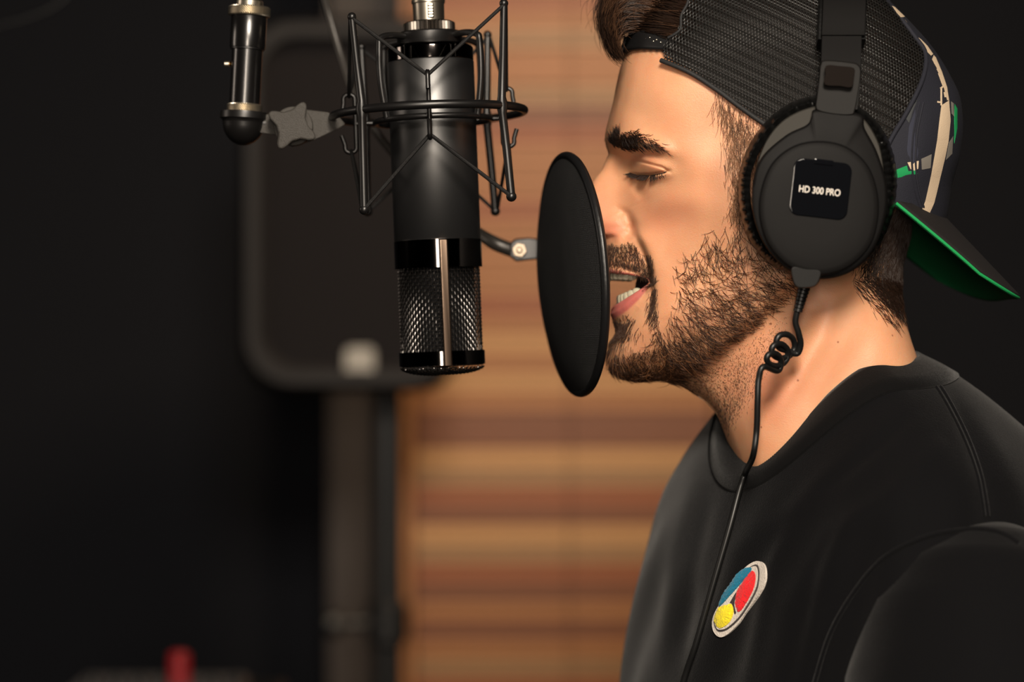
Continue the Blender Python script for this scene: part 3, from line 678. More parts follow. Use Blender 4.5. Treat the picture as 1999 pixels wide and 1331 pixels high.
# mouth: lining, tongue, teeth
m_mouth = mat('mouth_lining', lin(30, 12, 11), .6)
c = m2w(1302, 560, 0); M().ball(c, 1 / S, 32, sc=(62, 78, 50)).build('mouth_lining', m_mouth, person)
c = m2w(1290, 588, 0); M().ball(c, 1 / S, 24, sc=(58, 46, 12)).build('tongue', mat('tongue', lin(150, 70, 66), .35), person)
m_tooth = mat('tooth', lin(190, 174, 150), .25, 0, .5, Subsurface_Weight=.2)
def arch(yt, up, x0_, n=8):
    ws = [14, 14, 16, 17, 18, 19, 21, 21] if up else [9, 10, 12, 14, 16, 18, 20, 20]
    s_ = 0
    for i in range(n):
        tw = ws[i]; q = s_ + tw / 2; s_ += tw; ph = min(q / 84, PI / 2)
        w = 60 * math.sin(ph); x = x0_ + 46 * (1 - math.cos(ph)) + max(0, q - 84 * PI / 2)
        dirw = math.atan2(46 * math.sin(ph), 60 * math.cos(ph) + .5)
        for sg in (-1, 1):
            b = M(); n1_ = 12; rings = []
            ln = (22 if i != 2 else 25) if up else 20
            for v, sc_ in ((0, .8), (.25, .95), (.6, 1), (.85, .85), (.97, .5), (1, .1)):
                ring = []
                for k in range(n1_):
                    a = 2 * PI * k / n1_; e1 = math.copysign(abs(math.cos(a)) ** .7, math.cos(a)) * tw * .47 * sc_; e2 = math.copysign(abs(math.sin(a)) ** .7, math.sin(a)) * (4.5 if i < 3 else 7) * (1 - .5 * v * (i < 3)) * sc_
                    ring.append(m2w(x + e1 * math.sin(dirw) + e2 * math.cos(dirw), yt + (v * ln if up else -v * ln) + (x - x0_) * (.04 if up else -.42), sg * (w + e1 * math.cos(dirw) - e2 * math.sin(dirw))))
                rings.append(ring)
            b.grid(rings, closed=True); b.build('tooth', m_tooth, person, angle=80)
arch(525, True, 1186); arch(597, False, 1207)

# ---- hair strands
def haircurves(name, mat_, strands, r0, parent, r1=.25):
    if not strands: return
    cu = bpy.data.hair_curves.new(name); n = len(strands[0]); cu.add_curves([n] * len(strands))
    pos = np.array(strands, np.float32).reshape(-1, 3)
    cu.attributes['position'].data.foreach_set('vector', pos.ravel())
    ra_ = cu.attributes.get('radius') or cu.attributes.new('radius', 'FLOAT', 'POINT')
    rr = np.tile(np.linspace(1, r1, n), len(strands)) * r0 / S
    if np.ndim(r0): pass
    ra_.data.foreach_set('value', rr.astype(np.float32))
    o = bpy.data.objects.new(name, cu); COL.objects.link(o); cu.materials.append(mat_); o.parent = parent
    return o
def hairmat(name, c, rough=.5): return mat(name, c, rough, 0, .22)
m_beard = hairmat('beard_hair', lin(50, 31, 20)); m_brow = hairmat('brow_hair', lin(32, 21, 16)); m_side = hairmat('side_hair', lin(112, 78, 54)); m_hair = hairmat('dark_brown_hair', lin(34, 23, 17), .34)

# area weighted roots on the near and far sheets
def cellarea():
    P = np.stack([H.mx, H.W, H.my], -1); a = np.roll(P, -1, 0)[:, :-1] - P[:, :-1]; b = P[:, 1:] - P[:, :-1]
    return np.linalg.norm(np.cross(a, b), axis=-1)
CA = cellarea(); PXc = PX[:, :-1]; PYc = PY[:, :-1]
def inpoly(x, y, poly):
    c = np.zeros(x.shape, bool); n = len(poly)
    for i in range(n):
        x1, y1 = poly[i]; x2, y2 = poly[(i + 1) % n]
        c ^= ((y1 > y) != (y2 > y)) & (x < (x2 - x1) * (y - y1) / ((y2 - y1) + 1e-9) + x1)
    return c
def polysoft(poly, soft):
    d, _, _ = seg_dist(PXc, PYc, poly + [poly[0]]); ins = inpoly(PXc, PYc, poly)
    return np.where(ins, smoothstep(0, soft, d), 0)
def grow(density, per, direc, length, lift, n=6, curl=.25, sides=(-1, 1), jit=.28):
    """density: field 0..1 over cells; per: strands per px^2; direc(px,py)->(dx,dy) in the picture"""
    out = []
    w = CA * density * per
    for sg in sides:
        k = rng.poisson(w * (1 if sg < 0 else .55)); ii, jj = np.nonzero(k)
        for i, j in zip(ii, jj):
            for _ in range(k[i, j]):
                fi, fj = rng.random(), rng.random(); i2 = (i + 1) % NP
                def at_(A): return (A[i, j] * (1 - fi) + A[i2, j] * fi) * (1 - fj) + (A[i, j + 1] * (1 - fi) + A[i2, j + 1] * fi) * fj
                mx, my, ww = at_(H.mx), at_(H.my), at_(H.W)
                dx, dy = direc(PX[i, j], PY[i, j]); L = length(PX[i, j], PY[i, j]) * rng.uniform(.6, 1.25)
                a = math.atan2(dy, dx) + rng.normal(0, jit); tw = rng.normal(0, curl); l_ = lift * rng.uniform(.5, 1.5)
                # outward normal, approx
                A_ = np.array([H.mx[i, j + 1] - H.mx[i, j], H.W[i, j + 1] - H.W[i, j], H.my[i, j + 1] - H.my[i, j]]); B_ = np.array([H.mx[i2, j] - H.mx[i, j], H.W[i2, j] - H.W[i, j], H.my[i2, j] - H.my[i, j]])
                N_ = np.cross(A_, B_); N_ /= np.linalg.norm(N_) + 1e-9
                if N_[1] < 0: N_ = -N_
                x, y, z = mx, ww - .6, my; pts = [m2w(x, z, sg * y)]
                rad = np.array([mx - HC[0], 0, my - HC[1]]); 
                if j < 12 and N_.dot(rad) < 0: N_ = -N_
                for q in range(1, n):
                    a += tw + rng.normal(0, curl * .8); st_ = L / (n - 1); D = np.array([math.cos(a), 0, math.sin(a)]); D -= N_ * D.dot(N_); D /= np.linalg.norm(D) + 1e-9
                    D = D + N_ * l_ * (1.3 - 1.2 * q / n); D /= np.linalg.norm(D)
                    x += D[0] * st_; y += D[1] * st_; z += D[2] * st_; pts.append(m2w(x, z, sg * y))
                out.append([tuple(p) for p in pts])
    return out
notlip = (smoothstep(13, 19, dL) * smoothstep(6, 9, dU))[:, :-1]
cheek = [(1445, 395), (1420, 430), (1380, 425), (1352, 455), (1330, 480), (1308, 500), (1300, 540), (1296, 590), (1285, 630), (1262, 655), (1235, 665), (1190, 660), (1170, 690), (1180, 760), (1260, 770), (1330, 760), (1420, 690), (1490, 635), (1560, 570), (1600, 500), (1500, 380)]
dens = polysoft(cheek, 40)
chin = np.exp(-(((PXc - 1245) / 85) ** 2 + ((PYc - 712) / 42) ** 2)); jawl, _, _ = seg_dist(PXc, PYc, [(1260, 715), (1340, 690), (1400, 655), (1470, 590)]); jawd = np.exp(-(jawl / 34) ** 2)
patchy = .75 + .5 * np.sin(PXc * .09 + PYc * .05) * np.sin(PYc * .11 - PXc * .03)
dens = dens * (.33 + .62 * np.clip(chin * 1.2 + jawd * .6, 0, 1.0)) * patchy * notlip
dens = np.where(PYc < 470, dens * .7, dens) * (1 - .35 * np.exp(-(((PXc - 1470) / 60) ** 2 + ((PYc - 500) / 70) ** 2)))
def bdir(x, y):
    if x < 1290: return (-.12 + (1240 - x) * .001, 1) if y > 640 else (.1, 1)
    if y < 500: return (.25, .95)
    k = min(1, (x - 1290) / 140); return (.35 + .6 * k, .75 - .4 * k + (.25 if y < 530 else 0))
def bdir2(x, y):
    if x < 1300: return (.05, 1)
    return (.75, .3) if y > 540 else (-.3, .9)
bd_ = lambda x, y: (bdir(x, y) if rng.random() < .8 else bdir2(x, y))
bl_ = lambda x, y: 34 if x > 1290 else 24
haircurves('beard', m_beard, grow(dens, .088, bd_, bl_, .2, n=8, curl=.09), .56, person)
haircurves('beard_light_hairs', mat('light_beard_hair', lin(122, 80, 50), .4, 0, .5), grow(dens, .028, bd_, bl_, .24, n=8, curl=.13), .56, person)
must = [(1168, 476), (1185, 472), (1234, 466), (1252, 484), (1264, 520), (1266, 545), (1240, 532), (1200, 526), (1165, 520)]
mo = polysoft(must, 8) * notlip
haircurves('moustache', m_beard, grow(mo, .16, lambda x, y: (.25, 1) if x < 1240 else (.25, 1), lambda x, y: 18, .2, curl=.13), .52, person)
sp = np.exp(-(((PXc - 1212) / 20) ** 2 + ((PYc - 640) / 20) ** 2)) * notlip; cn, _, _ = seg_dist(PXc, PYc, [(1262, 505), (1272, 560), (1276, 620), (1290, 680)]); cnd = np.exp(-(cn / 7) ** 2) * notlip
haircurves('soul_patch', m_beard, grow(np.clip(sp, 0, 1), .2, lambda x, y: (.1, 1), lambda x, y: 16, .3, curl=.12), .56, person)
haircurves('cheek_line_hair', m_beard, grow(np.clip(cnd, 0, 1), .13, lambda x, y: (.0, 1), lambda x, y: 16, .25, curl=.12), .56, person)
neckp = [(1260, 745), (1330, 725), (1400, 690), (1480, 640), (1545, 600), (1540, 680), (1490, 760), (1440, 830), (1410, 850), (1380, 790), (1320, 750)]
haircurves('neck_stubble', m_beard, grow(polysoft(neckp, 40), .13, lambda x, y: (.3, .9), lambda x, y: 4.5, .4, n=4), .45, person)
# sideburn and temple, nape
side = [(1395, 150), (1460, 195), (1530, 250), (1510, 330), (1470, 400), (1440, 450), (1408, 420), (1408, 340), (1404, 290), (1398, 240), (1380, 196)]
haircurves('sideburn', m_side, grow(polysoft(side, 46), .11, lambda x, y: (-.02 if y < 330 else .1, 1), lambda x, y: 30, .10, n=6, curl=.05, jit=.14), .66, person)
haircurves('sideburn_dark', m_beard, grow(polysoft(side, 46), .035, lambda x, y: (.05, 1), lambda x, y: 28, .12, n=6, curl=.06, jit=.16), .62, person)
nape = [(1690, 400), (1800, 380), (1790, 500), (1765, 585), (1770, 640), (1720, 600), (1680, 560), (1680, 480)]
haircurves('nape_hair', m_hair, grow(polysoft(nape, 26) + .25 * polysoft([(p[0] - 12, p[1] + 14) for p in nape], 8), .14, lambda x, y: (-.35, 1) if y < 540 else (.5, .4), lambda x, y: 26, .15, n=6, curl=.07, jit=.2), .62, person)
# eyebrows (near and far), lashes
bp_ = [(1188, 272), (1200, 258), (1222, 250), (1240, 250), (1266, 262), (1290, 278), (1316, 301), (1300, 299), (1268, 290), (1235, 292), (1210, 292), (1192, 286)]
bd = polysoft(bp_, 9); bd = bd * np.where(PXc < 1245, 1.25, .62)
def brdir(x, y): return (.1, -1) if x < 1210 else ((.6, -.7 if y > 272 else .3) if x < 1245 else (.9, .12 if y > 285 else .5))
haircurves('eyebrow', m_brow, grow(bd, .155, brdir, lambda x, y: 16, .14, n=6, curl=.06), .72, person)
lash = []
for i in range(170):
    t = rng.random() * .93; x = 1230 + 76 * t; y = np.interp(x, [1230, 1245, 1268, 1292, 1306], [337, 341.5, 342.5, 338, 332])
    p = H.near(x, y, 1); L = rng.uniform(16, 25) * (1 - .5 * max(0, t - .6)) * (1 - .35 * abs(t - .5) * 2); a0 = math.radians(125 - 50 * t + rng.normal(0, 9)); pts = [tuple(p)]
    cx_, cz_, co = p.x, p.z, p.y
    for q in range(1, 6):
        a = a0 + .12 * q * (1 if t < .5 else -.3); cx_ += math.cos(a) * L / 5 / S; cz_ -= math.sin(a) * L / 5 / S * .62; co -= (1.3 if q < 4 else .5) * (1 - .6 * t) * L / 16 / S; pts.append((cx_, co, cz_))
    lash.append(pts); lash.append([(x_, -y_, z_) for x_, y_, z_ in pts])
haircurves('eyelashes', m_brow, lash, .75, person)

# ------------------------------------------------------------------ t-shirt on the torso
AL = math.radians(27); NB = U(1615, 840, 0.0)
tf = Vector((-math.cos(AL), -math.sin(AL), 0)); tl = Vector((math.sin(AL), -math.cos(AL), 0)); tu = Vector((0, 0, 1))
#        rf    rb    rl     Zf     Zs     Zb
KR = [(.056, .055, .058, -.016, .040, .046), (.064, .074, .078, -.034, .026, .036), (.072, .108, .104, -.057, .004, .012), (.081, .148, .134, -.100, -.028, -.028),
      (.090, .172, .152, -.150, -.074, -.088), (.099, .182, .166, -.215, -.140, -.155), (.106, .184, .168, -.30, -.25, -.26), (.108, .172, .165, -.42, -.40, -.40), (.108, .155, .160, -.56, -.55, -.55), (.106, .145, .160, -.70, -.70, -.70)]
KA = np.array(KR); NTH = 220
def torso(v, th, out=0.0):
    k = [float(pchip(np.arange(len(KR)), KA[:, c], np.array([v]))[0]) for c in range(6)]
    return torso_k(k, th, out)
def torso_k(k, th, out=0.0):
    c, s_ = math.cos(th), math.sin(th); q = smooth01((c + 1) / 2)
    r = k[1] * (1 - q) + k[0] * q; z = k[4] * s_ * s_ + (k[3] if c > 0 else k[5]) * c * c
    return NB + tf * ((r + out) * c) + tl * ((k[2] + out) * s_) + tu * z
def smooth01(t): return t * t * (3 - 2 * t)
vs = np.concatenate([np.linspace(.9, 3, 60), np.linspace(3, 6, 90)[1:], np.linspace(6, 9, 24)[1:]])
G = []
for v in vs:
    k = [float(pchip(np.arange(len(KR)), KA[:, c], np.array([v]))[0]) for c in range(6)]
    G.append([torso_k(k, 2 * PI * j / NTH) for j in range(NTH)])
P = np.array([[tuple(p) for p in r] for r in G])
def proj(P):
    k = FPX / (P[..., 1] + CAMD); return CX + P[..., 0] * k, CY - (P[..., 2] - ZC) * k
sx2, sy2 = proj(P)
nr = np.cross(np.roll(P, -1, 1) - np.roll(P, 1, 1), np.gradient(P, axis=0)); nr /= np.linalg.norm(nr, axis=-1, keepdims=True) + 1e-12
ctr = np.array(tuple(NB)); 
if (nr[:, :, :2] * (P[:, :, :2] - ctr[:2])).sum() < 0: nr = -nr
disp = np.zeros(P.shape[:2]); nearm = (nr[..., 1] < .25)
FOLDS = [([(1520, 960), (1440, 1080), (1380, 1331)], 26, 3.0), ([(1640, 905), (1560, 985), (1470, 1060)], 22, 2.6), ([(1740, 960), (1640, 1040), (1540, 1190), (1500, 1400)], 30, 4), ([(1700, 1060), (1620, 1180), (1580, 1400)], 20, -4),
         ([(1640, 1020), (1590, 1120), (1540, 1331)], 16, -3), ([(1850, 850), (1760, 960), (1660, 1030)], 26, 3), ([(1790, 800), (1700, 880), (1600, 960)], 16, -2.2), ([(1560, 1000), (1500, 1120), (1460, 1331)], 16, 2.6), ([(1350, 950), (1310, 1100), (1290, 1331)], 18, 3), ([(1390, 960), (1350, 1120), (1330, 1331)], 16, -2.4),
         ([(1900, 800), (1950, 900), (1990, 990)], 24, 3), ([(1860, 770), (1900, 880), (1930, 960)], 14, -2)]
for pl, wd, h in FOLDS:
    d_, _, t_ = seg_dist(sx2, sy2, pl); disp += nearm * 1.7 * h / S * np.exp(-(d_ / wd) ** 2) * np.sin(np.clip(t_, .03, 1) * PI * .97) ** .5
TH = np.linspace(0, 2 * PI, NTH, endpoint=False)[None, :]; VV = vs[:, None]
disp += .0016 * np.sin(TH * 9 + np.sin(VV * 1.7) * 1.2 + VV * .8) * smoothstep(2.2, 4.5, VV) + .0009 * np.sin(TH * 17 + VV * 2.3) * smoothstep(2, 3.5, VV)
P2 = P + nr * disp[..., None]
def fabric(name, col, sc=1500):
    m = mat(name, col, .85, 0, .1, bump=(sc, .5), Sheen_Weight=.12, Sheen_Roughness=.4); return m
m_shirt = fabric('black_cotton', lin(6, 6, 8))
b = M(); b.grid([[tuple(p) for p in r] for r in P2], closed=True)
b.add([tuple(p) for p in P2[-1]], [tuple(range(NTH))])
shirt = tag(b.build('t_shirt', m_shirt, person, angle=180), label='black cotton t-shirt')
TB = BVHTree.FromPolygons([Vector(p) for p in b.v], b.f)
# ribbed collar
b = M(); prof = [(.02, -.004), (.0, -.0015), (.02, .0012), (.5, .0022), (.95, .0022), (1.02, .0005), (1.05, -.004)]
rows = []
for v, o_ in prof:
    k = [float(pchip(np.arange(len(KR)), KA[:, c], np.array([max(v, 0)]))[0]) for c in range(6)]
    rows.append([torso_k(k, 2 * PI * j / 600, o_ + (.00035 if j % 2 and .1 < v < 1 else 0)) + tu * (.0015 if v < .01 else 0) for j in range(600)])
cb_ = b.grid(rows, closed=True).build('collar', fabric('rib_knit', lin(6, 6, 7), 2200), shirt, angle=180)
# sleeves: upper arms under cotton
def sleeve(sg):
    sh = NB + tl * (.132 if sg > 0 else -.120) + tu * (-.108 if sg > 0 else -.112) + tf * (-.012 if sg > 0 else -.030); rs_ = 1.03 if sg > 0 else .78
    el = NB + tl * (sg * (.205 if sg > 0 else .19)) + tu * -.40 + tf * .05
    ax_ = (el - sh).normalized(); e1 = (tf - ax_ * tf.dot(ax_)).normalized(); e2 = ax_.cross(e1)
    rows = []; n = 120
    for t, r in ((-.062, .004), (-.060, .02), (-.052, .038), (-.035, .055), (-.01, .067), (.03, .074), (.08, .077), (.13, .077), (.19, .077), (.25, .078), (.26, .077), (.258, .073), (.2, .07)):
        rr = []
        for k in range(n):
            a = 2 * PI * k / n; q = r * rs_ + (.0016 * math.sin(5 * a + t * 30) + .0012 * math.sin(11 * a - t * 45)) * smooth01(min(max((t + .02) * 8, 0), 1))
            rr.append(sh + ax_ * t + e1 * (q * math.cos(a)) + e2 * (q * math.sin(a)))
        rows.append(rr)
    # resample for smoothness
    dense = []
    for i in range(len(rows) - 1):
        for q in range(4): dense.append([rows[i][k].lerp(rows[i + 1][k], q / 4) for k in range(n)])
    dense.append(rows[-1]); b = M(); b.grid(dense, closed=True)
    o = b.build('sleeve', m_shirt, shirt, angle=180)
    arm = M(); arm.tube([sh + ax_ * .02, sh + ax_ * .2, el, el + tf * .12 + tu * .03, el + tf * .24 + tu * .05], [.05, .05, .042, .036, .027], n=24); arm.build('arm', sk, person)
    return b
slv = [sleeve(1), sleeve(-1)]
SV = []; SF = []
for mm in (b,): pass
allv = [Vector(p) for r in P2.reshape(-1, 3).reshape(P2.shape) for p in r]; base_f = [(i * NTH + j, i * NTH + (j + 1) % NTH, (i + 1) * NTH + (j + 1) % NTH, (i + 1) * NTH + j) for i in range(len(vs) - 1) for j in range(NTH)]
o_ = len(allv); allv += [Vector(p) for p in slv[0].v]; base_f += [tuple(i + o_ for i in f) for f in slv[0].f]
WB = BVHTree.FromPolygons(allv, base_f)
def on(bvh, pts, out=0.0, n=8, closed=False):
    q = catmull([(x, y, 0) for x, y in pts], n, closed); res = []
    for p in q:
        h = shoot(bvh, p.x, p.y)
        if h[0] is not None:
            nn = h[1] if h[1].y < 0 else -h[1]; res.append(h[0] + nn * out)
    return res
for pts in ([(1800, 722), (1830, 760), (1860, 812), (1888, 872), (1908, 930), (1918, 985), (1921, 1008)], [(1806, 718), (1838, 758), (1868, 810), (1896, 870), (1916, 930), (1926, 985), (1929, 1008)]):
    q = on(WB, pts, .0002)
    if len(q) > 2: M().tube(q, .0011, n=8).build('shoulder_seam', m_shirt, shirt)
q = on(WB, [(1990, 1062), (1945, 1038), (1880, 1034), (1800, 1050), (1725, 1090), (1665, 1160), (1620, 1240), (1590, 1335)], .0003)
if len(q) > 2: M().tube(q, .0014, n=8).build('sleeve_seam', m_shirt, shirt)
# woven patch on the chest (a cloth emblem with coloured chenille fields)
def decal(bvh, pts, out, name, m_, parent, thick=.0006, n=6, smooth_=True, puff=0):
    q = catmull([(x, y, 0) for x, y in pts], n, True) if smooth_ else [Vector((x, y, 0)) for x, y in pts]
    c = sum(q, Vector()) / len(q); rows = []; K = 8
    for r in [1, 1] + [1 - i / K for i in range(1, K)] + [.002]:
        row = []
        for p in q:
            for sh_ in (1, .9, .8, .6, .4, .2):
                a = c + (p - c) * r * sh_; h = shoot(bvh, a.x, a.y)
                if h[0] is not None: break
            if h[0] is None: return None
            nn = h[1] if h[1].y < 0 else -h[1]; top = len(rows) > 0
            row.append(h[0] + nn * (out + (thick + puff * (1 - r ** 2)) * top + (rng.normal(0, puff * .16) * min(1, r * 1.5) if puff and top else 0)))
        rows.append(row)
    return M().grid(rows, closed=True).build(name, m_, parent, angle=60)
def felt(nm, c): return mat(nm, c, .9, 0, .2, bump=(900, 1), Sheen_Weight=.2)
pz = lambda pts: [(1360 + x / 6.34, 1060 + y / 6.34) for x, y in pts]
decal(TB, pz([(770, 225), (835, 250), (868, 320), (872, 440), (845, 540), (790, 640), (720, 740), (620, 870), (540, 990), (450, 1085), (380, 1140), (310, 1165), (250, 1130), (215, 1060), (212, 960), (245, 860), (310, 740), (400, 590), (500, 440), (600, 320), (690, 250)]), .0, 'patch_backing', felt('white_felt', lin(205, 196, 186)), shirt, .0012)
decal(TB, pz([(755, 268), (795, 320), (800, 420), (780, 560), (720, 690), (640, 820), (560, 930), (470, 1020), (380, 1080), (300, 1095), (255, 1050), (240, 960), (290, 830), (400, 640), (520, 460), (640, 330)]), .0012, 'patch_outline', felt('dark_thread', lin(50, 44, 44)), shirt, .0004)
decal(TB, pz([(745, 290), (780, 330), (786, 430), (762, 560), (705, 680), (625, 810), (550, 915), (465, 1000), (380, 1060), (300, 1070), (265, 1030), (255, 950), (300, 830), (410, 640), (530, 460), (640, 340)]), .0016, 'patch_field', felt('white_felt', 0), shirt, .0004)
decal(TB, pz([(520, 610), (540, 620), (505, 700), (495, 800), (520, 860), (500, 880), (480, 800), (455, 740), (440, 745), (470, 690)]), .0019, 'patch_mark', felt('dark_thread', 0), shirt, .0003, n=3)
decal(TB, pz([(712, 315), (690, 380), (600, 480), (520, 570), (430, 670), (350, 760), (312, 778), (330, 700), (380, 600), (440, 520), (520, 400), (600, 330), (660, 308)]), .0018, 'blue_field', felt('blue_chenille', lin(22, 110, 140)), shirt, .0006, puff=.0012)
decal(TB, pz([(720, 350), (758, 380), (766, 450), (745, 560), (700, 660), (640, 760), (580, 840), (545, 850), (520, 790), (515, 700), (530, 600), (590, 500), (660, 410)]), .0018, 'red_field', felt('red_chenille', lin(222, 30, 36)), shirt, .0006, puff=.0012)
decal(TB, pz([(460, 755), (490, 830), (470, 920), (430, 990), (370, 1035), (310, 1050), (265, 1000), (255, 920), (290, 830), (350, 780), (410, 765)]), .0018, 'yellow_field', felt('yellow_chenille', lin(232, 212, 40)), shirt, .0006, puff=.0012)

# ------------------------------------------------------------------ the cap, worn backwards
CSIL = [(1500, -100), (1420, -97), (1330, -72), (1262, -18), (1227, 46), (1212, 98), (1201, 134), (1190, 180), (1172, 280), (1150, 420), (1170, 600), (1230, 750), (1400, 820), (1600, 880), (1760, 700), (1800, 560), (1830, 470), (1842, 425),
        (1850, 370), (1867, 300), (1871, 230), (1863, 185), (1846, 150), (1811, 95), (1770, 48), (1722, 0), (1672, -42), (1605, -84)]
CANC = [((1500, -100), [(0, 0), (5, 60), (20, 112), (60, 172), (130, 218), (280, 243)]), ((1262, -18), [(0, 0), (4, 62), (14, 108), (40, 152), (90, 196), (180, 226)]), ((1212, 98), [(0, 0), (3, 56), (10, 98), (30, 140), (65, 176), (125, 212), (230, 236)]),
        ((1150, 420), [(0, 0), (10, 80), (60, 150), (150, 205)]), ((1400, 820), [(0, 0), (10, 80), (60, 160), (180, 210)]), ((1760, 700), [(0, 0), (10, 80), (60, 160), (140, 215)]), ((1842, 425), [(0, 0), (6, 74), (26, 134), (72, 190), (150, 228)]),
        ((1871, 230), [(0, 0), (6, 74), (26, 130), (72, 188), (150, 232)]), ((1770, 48), [(0, 0), (6, 70), (24, 124), (70, 184), (150, 230)])]
CAP = Relief(CSIL, CANC, None, nphi=520); CAP.edge = edge_dist(CAP); smooth_xy(CAP)
_w = CAP.W.copy(); hw_ = B0.w(CAP.mx, CAP.my); inside = np.hypot(CAP.mx - HC[0], CAP.my - HC[1]) < np.interp(CAP.phi, B0.phi, B0.R)[:, None] - 2
CAP.W = np.where(inside, np.maximum(_w, hw_ + 7), _w); CAP.W[:, -1] = CAP.W[:, -2].max()
cap = thing('baseball_cap', 'black mesh trucker cap worn backwards with dark printed panel and green underbrim', 'cap')
SEAM = [(1680, -60), (1722, -10), (1752, 28), (1784, 70), (1806, 104), (1802, 150), (1774, 212), (1740, 270), (1712, 330), (1686, 390)]
FRO = [(1345, -140), (1350, -40), (1346, 0), (1330, 30), (1326, 60), (1302, 76), (1297, 90), (1297, 130)]
m_cap_net = mat('black_nylon_net', lin(24, 23, 22), .42, 0, .4)
def edge_y(x): return np.interp(x, [p[0] for p in CAPE], [p[1] for p in CAPE])
ca_, sa_ = math.cos(math.radians(27)), math.sin(math.radians(27)); PT = 6.3
V = []; F = []
ia = np.arange(-75, 90); ib = np.arange(-70, 75)
for side_ in (-1, 1):
    for bi in ib:
        for ai in ia:
            a_ = (ai + (.5 if bi % 2 else 0)) * PT; b_ = bi * PT * .92
            mx = 1520 + a_ * ca_ + b_ * sa_; my = 160 + a_ * sa_ - b_ * ca_
            r = math.hypot(mx - HC[0], my - HC[1]); an = math.atan2(-(mx - HC[0]), -(my - HC[1])) % (2 * PI)
            if r > np.interp(an, CAP.phi, CAP.R) - 1.5 or my > 460: continue
            w = float(CAP.w(mx, my)); k = FPX / (FPX - w); px = CX + (mx - CX) * k; py = CY + (my - CY) * k
            if py > edge_y(px) - 2: continue
            xs = np.interp(py, [p[1] for p in SEAM[1:5]], [p[0] for p in SEAM[1:5]]) if py < 104 else np.interp(py, [p[1] for p in SEAM[4:]], [p[0] for p in SEAM[4:]])
            if px > xs: continue
            xf = np.interp(py, [p[1] for p in FRO], [p[0] for p in FRO])
            if px < xf: continue
            ou = [(-.5, -.5), (0, -.56), (.5, -.5), (.5, .5), (0, .56), (-.5, .5)]; inn = [(-.27, -.17), (0, -.33), (.27, -.17), (.27, .17), (0, .33), (-.27, .17)]
            pts = []
            for L_, dz in ((ou, 1.0 if bi % 3 else 1.7), (inn, .2)):
                for q in L_:
                    u_, v_ = q[0] * PT, q[1] * PT * .92; X = mx + u_ * ca_ + v_ * sa_; Y_ = my + u_ * sa_ - v_ * ca_
                    pts.append((X, Y_, dz))
            o0 = len(V); V += pts; F += [(o0 + i, o0 + (i + 1) % 6, o0 + 6 + (i + 1) % 6, o0 + 6 + i) if side_ < 0 else (o0 + 6 + i, o0 + 6 + (i + 1) % 6, o0 + (i + 1) % 6, o0 + i) for i in range(6)]
            V[-1] = V[-1]
    if side_ < 0: nV = len(V)
VA = np.array(V); wv = CAP.w(VA[:, 0], VA[:, 1]) + VA[:, 2] * (1 + .0 * VA[:, 0]); sgn = np.where(np.arange(len(VA)) < nV, -1, 1)
b = M(); b.v = [tuple(m2w(x, y, s_ * w)) for x, y, s_, w in zip(VA[:, 0], VA[:, 1], sgn, wv)]; b.f = F; b.m = [0] * len(F)
tag(b.build('mesh_crown', m_cap_net, cap, smooth=False), kind='stuff')
# liner of dark hair colour just under the net: hair pressed flat
cv, cf, cidx = relief_mesh(CAP) if len(CAP.phi) == NP else (None, None, None)
def relief_faces(R, keep, out=0):
    n = len(R.phi); V = []; F = []; 
    ppx, ppy = R.photo(); K = keep(ppx, ppy)
    for sg in (-1, 1):
        o0 = len(V); V += [tuple(m2w(R.mx[i, j], R.my[i, j], sg * (R.W[i, j] + out))) for i in range(n) for j in range(NU)]
        for i in range(n):
            k = (i + 1) % n
            for j in range(NU - 1):
                if K[i, j] and K[k, j + 1]:
                    q = (o0 + i * NU + j, o0 + i * NU + j + 1, o0 + k * NU + j + 1, o0 + k * NU + j); F.append(q if sg == 1 else tuple(reversed(q)))
    used = sorted({i for f in F for i in f}); mp_ = {a: c for c, a in enumerate(used)}
    b = M(); b.v = [V[i] for i in used]; b.f = [tuple(mp_[i] for i in f) for f in F]; b.m = [0] * len(F); return b
def seamx(py): return np.where(py < 104, np.interp(py, [p[1] for p in SEAM[:5]], [p[0] for p in SEAM[:5]]), np.interp(py, [p[1] for p in SEAM[4:]], [p[0] for p in SEAM[4:]]))
m_panel = mat('navy_twill', lin(26, 27, 36), .8, 0, .3, bump=(1600, .4))
pb_ = relief_faces(CAP, lambda x, y: (x > seamx(y) - 3) & (y < 470) & (y < edge_y(x) + 4) & (x > 1600))
pb_.build('front_panel', m_panel, cap, angle=180); PB = BVHTree.FromPolygons([Vector(p) for p in pb_.v], pb_.f)
def caprel(pts, out=0, n=8, sides=(-1,)):
    r = []
    for p in catmull([(x, y, 0) for x, y in pts], n): r.append(CAP.near(p.x, p.y, out))
    return r
for pts, rr, nm, m_ in ((SEAM[1:], 4.5, 'panel_piping', m_panel), (CAPE[2:11], 4.5, 'edge_binding', mat('black_binding', lin(26, 26, 27), .7, 0, .4, bump=(1500, .4)))):
    q = caprel(pts, 2); 
    M().tube(q, rr / S, n=10).build(nm, m_, cap); M().tube([(p.x, -p.y, p.z) for p in q], rr / S, n=10).build(nm, m_, cap)
M().tube(caprel([(1348, -30), (1342, 6), (1330, 30), (1327, 58), (1304, 74)], 2), 2.6 / S, n=8).build('opening_binding', MATS['black_binding'], cap)
q = caprel([(1836, 90), (1790, 200), (1768, 300), (1790, 400)], .5) 
for dx in (0, 7):
    q = [h for h in on(PB, [(1795 + dx, 200), (1783 + dx, 260), (1780 + dx, 320), (1786 + dx, 370), (1796 + dx, 405)], .0001)]
    if len(q) > 2: M().tube(q, .0007, n=6).build('stitched_seam', m_panel, cap)
